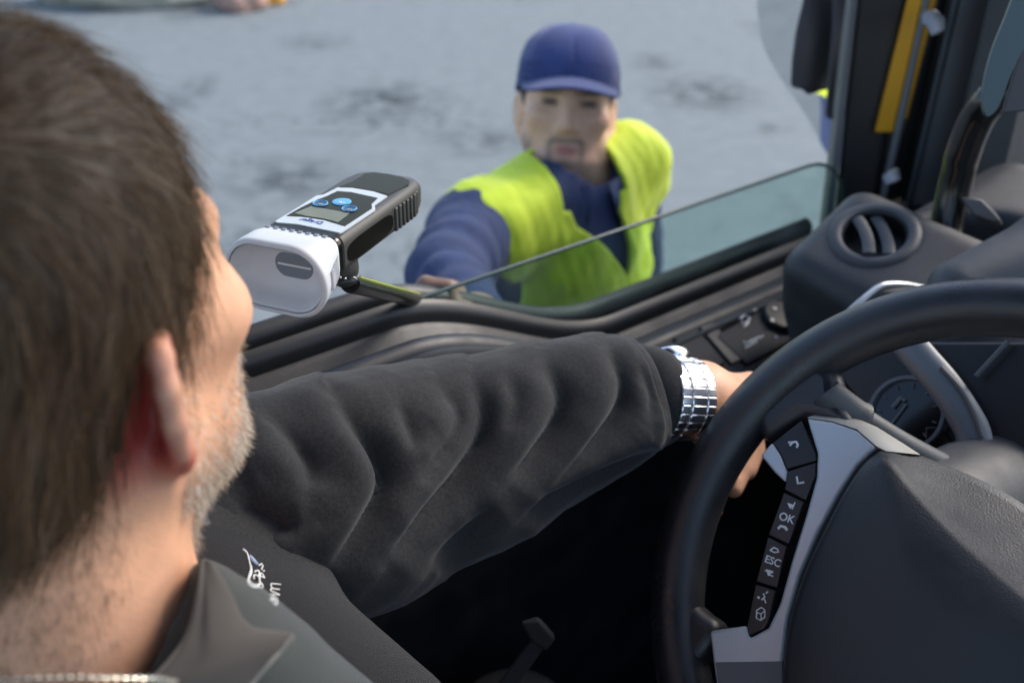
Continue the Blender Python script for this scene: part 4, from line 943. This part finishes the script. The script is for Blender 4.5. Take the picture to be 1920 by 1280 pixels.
def ocol(P):
    x, y, z = Ol(P); n = vnoise(P, 45, 3)
    c = np.tile(A(.80, .48, .33), (len(P), 1))*(1+.05*n)[:, None]
    def blend(w, t):
        nonlocal c
        w = np.clip(w, 0, 1)[:, None]; c = c*(1-w)+w*A(*t)
    fr_ = y > .02; ax_ = np.abs(x)
    blend(np.exp(-((ax_-.045)/.02)**2-((z+.005)/.02)**2)*fr_*.35, (.55, .24, .17))
    blend(np.exp(-(x/.014)**2-((z+.004)/.014)**2)*fr_*.3, (.55, .26, .18))
    jaw = smoothstep(-.045, -.075, z)*(y > -.005)*smoothstep(-.115, -.10, z); jaw = np.maximum(jaw, smoothstep(.045, .062, ax_)*smoothstep(-.01, -.05, z)*(y > .012)*.8)
    blend(jaw*(.85+.2*n), (.070, .045, .033)); blend(smoothstep(-.056, -.068, z)*smoothstep(-.12, -.105, z)*(y > .01)*.9, (.07, .045, .033))
    blend(np.exp(-((z+.0285)/.0055)**2)*(ax_ < .028)*(y > .08)*.7, (.07, .06, .045)); blend(np.exp(-((ax_-.027)/.006)**2)*((z < -.03) & (z > -.07))*(y > .07)*.6, (.09, .06, .045))
    blend(np.exp(-(x/.017)**2-((z+.062)/.006)**2)*(y > .08)*.35, (.09, .06, .045))
    blend(np.exp(-(x/.020)**4-((z+.044)/.0095)**4)*(y > .085), (.50, .19, .15))
    blend(np.exp(-((ax_-.032)/.014)**4-((z-.031)/.0065)**4)*fr_*.95, (.055, .032, .025))
    blend(np.exp(-((ax_-.030)/.019)**4-((z-.0475)/.0045)**2)*fr_*.9, (.05, .032, .024))
    return c
off_base = A(OH[0], OH[1], 0)
olo = A(-.55, .75, -.02); ohi = A(.75, 2.2, 1.95)
officer = sobj("person", ob, olo, ohi, .0045, M['skin2'], None, base=off_base, colfn=ocol)
tag(officer, "man outside in a blue cap and yellow high visibility vest looking up at the driver", "person")
# short dark hair under the cap, at the sides
oh = S(); oh.ell(O(0, -.010, .048), A(.0795, .101, .092), np.stack([our, of, ou]))
def ohair(P):
    x, y, z = Ol(P); return np.maximum(np.maximum(oh(P)+.0008*vnoise(P, 300, 2), y-.045), -(z-(.012-.05*smoothstep(0, -.07, y))))
sobj("hair", ohair, OC-.17, OC+.17, .004, mat('black_cropped_hair', (.02, .014, .010), .7, bump=.5, bscale=700), officer)
# cap with its brim
def cp(P):
    x, y, z = Ol(P); e = ((np.abs(x)/.0875)**2.5+(np.abs(y+.004)/.110)**2.5+(np.abs(z-.052)/.101)**2.5)**.4-1; return e*.088
def capsdf(P):
    x, y, z = Ol(P); d = cp(P); an = np.arctan2(x, y+.004)
    seam = np.abs(((an+math.pi/6) % (math.pi/3))-math.pi/6)*.08; d = d + .0014*np.exp(-(seam/.0016)**2) - .0016*np.exp(-((z-.040-.16*y)/.011)**4) + .0018*vnoise(P, 38, 11)
    shell = -(d+.0035); return np.maximum(np.maximum(d, -(z-.040-.16*y)), np.where(z < .09, shell, -1))
cap = sobj("cap", capsdf, OC-.2, OC+.25, .0032, M['cap'], officer)
def brim(P):
    x, y, z = Ol(P); us = .074-.20*(y-.09)-(x*x)*4.2+.0; e = np.sqrt((x/.080)**2+((y-.078)/.088)**2)-1
    return np.maximum(np.maximum(np.abs(z-us)-.0026, e*.07), -(y-.062))
sobj("brim", brim, OC-.2, OC+.25, .003, M['cap'], cap)
sobj("cap_button", f_ell(O(0, -.004, .152), A(.006, .006, .003), np.stack([our, of, ou])), OC-.1, OC+.25, .0015, M['cap'], cap)
# shirt
sh = S(); sh.ell(CH-Z*.20, A(.178, .118, .26), OB, k=.05); sh.cone(ORS, OLS, .066, .066, .05)
sh.cone(ORS, OEL, .068, .056, .04); sh.cone(OEL, OWR-(OWR-OEL)*.12, .056, .042, .02); sh.cone(OLS, OLE, .066, .055, .04); sh.cone(OLE, OLW, .055, .040, .02)
sh.cone(ONB-Z*.02, ONB+Z*.045-otf*.012, .068, .064, .02)
def foldn(P, a, s1=34, s2=80): return a*vnoise(P, s1, 31)+a*.4*vnoise(P, s2, 32)
def shirtsdf(P):
    d = sh(P)+foldn(P, .0045); q = P-OEL; rr = np.sqrt((q*q).sum(1)); d = d+.006*np.sin(rr*115)*np.exp(-(rr/.11)**2)
    nk_ = f_cone(ONB+Z*.15-otf*.0, ONB-Z*.01, .062, .055)(P); return np.maximum(np.maximum(d, -nk_), -(P[:, 2]-.90))
shirt = sobj("shirt", shirtsdf, olo, ohi, .006, M['shirt'], officer)
# pointed collar flaps and placket buttons
fc_ = lambda a, h, r: ONB+Z*h+r*(math.sin(a)*(-otr)+math.cos(a)*otf)
for sg in (-1, 1):
    a0 = .22*sg; topl = [fc_(a, .046, .072) for a in np.linspace(a0, 2.6*sg, 16)]
    bot = [fc_(a, .046-.050*(1 if i > 2 else 1.25)-.0, .083+.010*(i < 2)) for i, a in enumerate(np.linspace(a0+.14*sg, 2.6*sg, 16))]
    rows = [np.array(topl)-Z*.004-otf*.0, np.array(topl)+Z*.004, (np.array(topl)*.5+np.array(bot)*.5)+unit(otf)*.004, np.array(bot), np.array(bot)-unit(otf)*.003]
    obj("shirt_collar", *loft(rows, False, False), M['shirt'], shirt, smooth=180)
def smarch(sdf, o, d_, n=120, far=.3):
    P = o+d_*np.linspace(0, far, n)[:, None]; v = sdf(P); i = np.nonzero(v < 0)[0]; return P[i[0]] if len(i) else o+d_*far
for h in (-.035, -.115, -.20):
    p = smarch(shirtsdf, ONB+Z*h+otf*.3, -otf); obj("shirt_button", *lathe(p, otf, Z, [(0, -.001), (.006, -.001), (.006, .002), (0, .002)], 14), M['navy'], shirt)
# vest: a loose shell over the shirt with arm holes and an open V front
vs_ = S(); vs_.ell(CH-Z*.20, A(.190, .134, .28), OB, k=.05); vs_.cone(ORS-otr*.025, OLS+otr*.005, .078, .080, .05); vs_.cone(OLS, OLS-Z*.1-otr*.02, .07, .06, .05); vs_.cone(ORS, ORS-Z*.06, .066, .06, .05)
def vestsdf(P):
    Q = P-CH; x = Q@otr; y = Q@otf; z = Q[:, 2]; dz = P[:, 2]-ONB[2]
    d = vs_(P)+foldn(P, .004, 26, 60)-.005*np.abs(vnoise(P*A(1, 1, .6), 30, 41))+.004*np.sin((x*.6+z)*70+y*20)*np.exp(-((z+.15)/.16)**2)
    zz_ = (ONB-CH)[2]
    half = .046-.40*np.clip(zz_-z, -.03, .5); xc_ = (ONB-CH)@otr+.016-.056*np.tanh(np.maximum(zz_-z, 0)/.06)
    half = np.maximum(half, .002); half = np.where(z > zz_+.03, .070, half)
    V_ = np.where(y > -.02, half-np.abs(x-xc_), .062-np.sqrt((x-(ONB-CH)@otr)**2+(y+.02)**2))
    V_ = np.where((y <= -.02) & (z < zz_-.04), -.05, V_)
    armr = f_cone(ORS+otr*.012-Z*.10, ORS+otr*.30+otf*.25-Z*.12, .085, .12)(P); arml = f_cone(OLS-otr*.052-Z*.09, OLS-otr*.3-Z*.2, .075, .12)(P)
    return np.maximum.reduce([d, V_*.8, -armr, -arml, -(P[:, 2]-.93), -(d+.012)*1.0-np.where(sh(P) > -.05, 0, 0)])
vest = sobj("vest", vestsdf, olo, ohi, .0042, M['vest'], officer)
tr = S()
for h0, kn, an in foot: tr.cone(h0, kn, .092, .075, .04); tr.cone(kn, an, .075, .062, .02)
tr.cone(OH-otr*.08, OH+otr*.08, .11, .11, .04)
sobj("trousers", tr, A(olo[0], olo[1], .03), A(ohi[0], ohi[1], 1.1), .012, M['trouser'], officer)
for h0, kn, an in foot:
    b_ = S(); b_.cone(an, an+otf*.16-Z*.045, .052, .042, .03); b_.cone(an, an+Z*.06, .05, .052, .02)
    sobj("boot", lambda P, b_=b_: np.maximum(b_(P), -P[:, 2]), an-.25, an+.3, .009, M['rubber'], officer)

# ================================================================ BREATH TESTER
ts = thing("breath_tester", "grey handheld breath alcohol tester with white mouthpiece funnel and blue keys", "breath tester", Dv(DWID/2, DLEN/2, -DTH))
def rrect(w0, w1, c0, c1, r, b, n=10):
    r = min(r, (w1-w0)/2-1e-4, (c1-c0)/2-1e-4); P = []
    for cx, cy, a0 in ((w1-r, c1-r, 0), (w0+r, c1-r, 90), (w0+r, c0+r, 180), (w1-r, c0+r, 270)):
        for k in range(n): a = math.radians(a0+90*k/(n-1)); P.append(Dv(cx+r*math.cos(a), b, cy+r*math.sin(a)))
    return np.array(P)
rg = [rrect(.002, DWID-.002, -DTH+.001, 0-.0005, .007, .0045)]
for b, i in ((.0055, .0), (.03, .0), (.06, .0), (.09, .0), (.115, .0), (.130, .0012), (.139, .0035), (.1445, .0075), (.1475, .0140)):
    rg.append(rrect(i, DWID-i, -DTH+i*.5, -.0 - i*.35, .0075+i*.3, b))
case_ = obj("housing", *loft(rg), M['tester'], ts, smooth=50)
obj("neck_band", *loft([rrect(.0025, DWID-.0025, -DTH+.0015, -.0012, .007, -.003), rrect(.0012, DWID-.0012, -DTH+.0008, -.0002, .007, -.001), rrect(.0012, DWID-.0012, -DTH+.0008, -.0002, .007, .0045), rrect(.003, DWID-.003, -DTH+.002, -.002, .007, .006)]), M['tester_black'], ts, smooth=40)
T_ = lambda pts, h: [dtop(x, y, h) for x, y in pts]
upw = [(662, 340), (684, 325.5), (700, 323), (728, 326), (755, 332), (768, 339), (766, 346), (728, 365), (700, 357), (660, 351), (636, 350)]
obj("upper_window", *prism(T_(upw, .0006), -du*.001), M['glassy'], case_, smooth=20)
fo = [(515.8, 414.5), (545, 397), (593, 367), (608, 364), (633, 351.5), (660, 352.2), (700, 358.8), (726, 367.3), (702.5, 383.3), (703.7, 392.5), (643, 433.5), (636.7, 436), (600, 428.5), (558, 420), (520, 416.8)]
obj("face_label", *prism(T_(fo, .0010), -du*.0012), M['label'], case_, smooth=20)
gi = [(537.5, 404), (565, 388.5), (594, 374.5), (611, 368.3), (632.5, 358.2), (658, 360), (708, 371), (696.7, 381.7), (697.5, 390), (646.7, 423.3), (608, 411.7), (570, 405.8)]
obj("display_glass", *prism(T_(gi, .0014), -du*.0008), M['glassy'], case_, smooth=20)
obj("display", *prism(T_([(552, 399.5), (583, 386.5), (656, 399.5), (634, 416.5), (608, 410), (575, 405)], .00165), -du*.0005), M['lcd'], case_, smooth=20)
for (x, y, r, m) in ((640.8, 379.2, 18, 'blue'), (600.8, 382.8, 15, 'navy'), (655, 392.8, 15, 'navy')):
    c = dtop(x, y, .0014); e = np.linalg.norm(dtop(x+r, y, .0014)-c)
    obj("button", *lathe(c, du, dw, [(0, 0), (e, 0), (e, .0006), (e*.9, .0009), (e*.7, .0009) if m == 'blue' else (e*.78, .0007), (0, .0009)], 36), M[m], case_, smooth=40)
    if m == 'navy': obj("button_ring", *torus(c+du*.0008, dw, dl_, e*.9, .00055, 40, 8, ry=.0005), M['blue'], case_)
mk = MB()
for (x, y) in ((600.8, 382.8), (655, 392.8)):
    c = dtop(x, y, .0026); mk.add(*tube([c-dw*.0022+dl_*.0005, c-dw*.0006-dl_*.0006, c+dw*.0006+dl_*.0007, c+dw*.0022-dl_*.0004], .0004, 6, up=du))
v, f_ = text_mesh("OK", .0042, dtop(640.8, 379.2, .0025), -dw, -dl_); mk.add(v, f_)
mk.build("key_symbols", M['icon'], case_, smooth=0)
v, f_ = text_mesh("Dräger", .0068, dtop(583.5, 414.3, .0013), -dw, -dl_, off=.004); obj("maker_lettering", v, f_, M['ink'], case_, smooth=0)
# right-hand flank: recessed grip panel and ribs
fl = []
for a in np.linspace(0, 2*np.pi, 40, endpoint=False):
    cx, cy = math.cos(a), math.sin(a); fl.append(Dv(DWID+.0004, .045+.036*np.sign(cx)*abs(cx)**.45, -.0155+.0082*np.sign(cy)*abs(cy)**.6))
obj("grip_panel", *prism(fl, -dw*.001), M['tester_black'], case_, smooth=20)
for k in range(7):
    b = .086+k*.0066; i = max(0, (b-.118)*.25)
    obj("grip_rib", *box(Dv(DWID-i+.0003, b, -.016), dw*.0026, dl_*.0042, du*.0195), M['tester'], case_, bevel=.0009)
    obj("grip_rib", *box(Dv(i-.0003, b, -.016), dw*.0026, dl_*.0042, du*.0195), M['tester'], case_, bevel=.0009)
# white funnel
def fr_(w0, w1, c0, c1, r, b): return rrect(w0, w1, c0, c1, r, b)
out = [fr_(.001, DWID-.001, -DTH, .0005, .008, -.0012), fr_(-.001, DWID+.001, -DTH-.002, .0014, .010, -.004), fr_(-.005, DWID+.002, -DTH-.010, .0026, .013, -.012), fr_(-.011, DWID+.005, -DTH-.018, .0036, .023, -.023),
       fr_(-.0130, DWID+.006, -DTH-.0220, .0038, .027, -.0285), fr_(-.0132, DWID+.006, -DTH-.0225, .0036, .027, -.0305), fr_(-.0118, DWID+.0046, -DTH-.0212, .0022, .0262, -.0322),
       fr_(-.0098, DWID+.0026, -DTH-.0192, .0002, .0252, -.0322), fr_(-.0096, DWID+.0024, -DTH-.0190, .0, .025, -.0275), fr_(-.0092, DWID+.0020, -DTH-.0186, -.0004, .025, -.0275), fr_(-.0090, DWID+.0018, -DTH-.0184, -.0006, .0245, -.0308), fr_(-.0072, DWID, -DTH-.0166, -.0024, .0235, -.0290),
       fr_(-.004, DWID-.003, -DTH-.014, -.0050, .020, -.020), fr_(.004, DWID-.008, -DTH-.009, -.0085, .016, -.0145), fr_(.0180, DWID-.0165, -DTH-.0010, -.0120, .0095, -.0120)]
fun = obj("mouthpiece", *loft(out, False), M['white'], ts, smooth=50)
obj("funnel_hole", *loft([rrect(.017, DWID-.0155, -DTH-.002, -.0110, .009, -.0122), rrect(.017, DWID-.0155, -DTH-.002, -.0110, .009, -.008)]), M['slot'], fun, smooth=30)
obj("funnel_bar", *box(Dv(.033, -.0126, -.021), dw*.027, dl_*.001, du*.0012), M['icon'], fun)
for k in range(8):
    a = .008+k*.0066; obj("mouthpiece_slot", *box(Dv(a, -.0040, .0018), dw*.0034, dl_*.0034, du*.0012), M['slot'], fun, bevel=.0004)
for k in range(7):
    t = k/6; obj("mouthpiece_rib", *box(Dv(DWID+.0010+.0042*t, -.0065-.0155*t, -.018-.004*t), dw*.0020, dl_*.0011, du*(.017-.002*t)), M['white'], fun, bevel=.0008)
# rod that carries the tester
rod = thing("extension_rod", "black rod with a painted lime glint and clear clamp holding the breath tester from below", "rod", RG)
obj("tube", *tube([R0+rd*.008, R1, RE], .0078, 20), M['black_gloss'], rod)
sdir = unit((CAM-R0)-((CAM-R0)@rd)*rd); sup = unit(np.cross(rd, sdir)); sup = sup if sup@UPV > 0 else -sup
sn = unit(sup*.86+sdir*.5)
obj("glint", *tube([R0+rd*.016+sn*.0068, R1+rd*.01+sn*.0068], .0012, 10, up=sn, ry=.0012), M['lime'], rod)  # vest-coloured glint on the rod, put in as a thin coloured sliver
obj("grip", *tube([RG-rd*.06, RG-rd*.055, RG+rd*.055, RG+rd*.06], [.0095, .0115, .0115, .010], 20), M['rubber'], rod)
cpos = Dv(.046, .030, -DTH-.010)
cb = S(); cb.cone(cpos+du*.008, cpos+du*.002, .0115, .0125, .004); cb.cone(cpos+du*.004, cpos-du*.004+rd*.006, .0115, .010, .004)
sobj("clamp", cb, cpos-.05, cpos+.05, .0016, M['tester'], rod)
cb2 = S(); cb2.ell(cpos-du*.006-dw*.002, A(.0165, .0125, .0068), np.stack([dw, dl_, du])); 
sobj("clear_ring", lambda P: np.maximum(cb2(P)+.0012*vnoise(P, 330, 5), -(cb2(P)+.003)), cpos-.05, cpos+.05, .0014, M['clear'], rod)
mb = MB()
for k in range(5): mb.add(*lathe(cpos-du*.0005+dw*(-.007+.0042*k)-dl_*.0120, -dl_, du, [(0, 0), (.0011, 0), (.0008, .001), (0, .0012)], 10))
mb.build("clamp_stud", M['chrome'], rod)
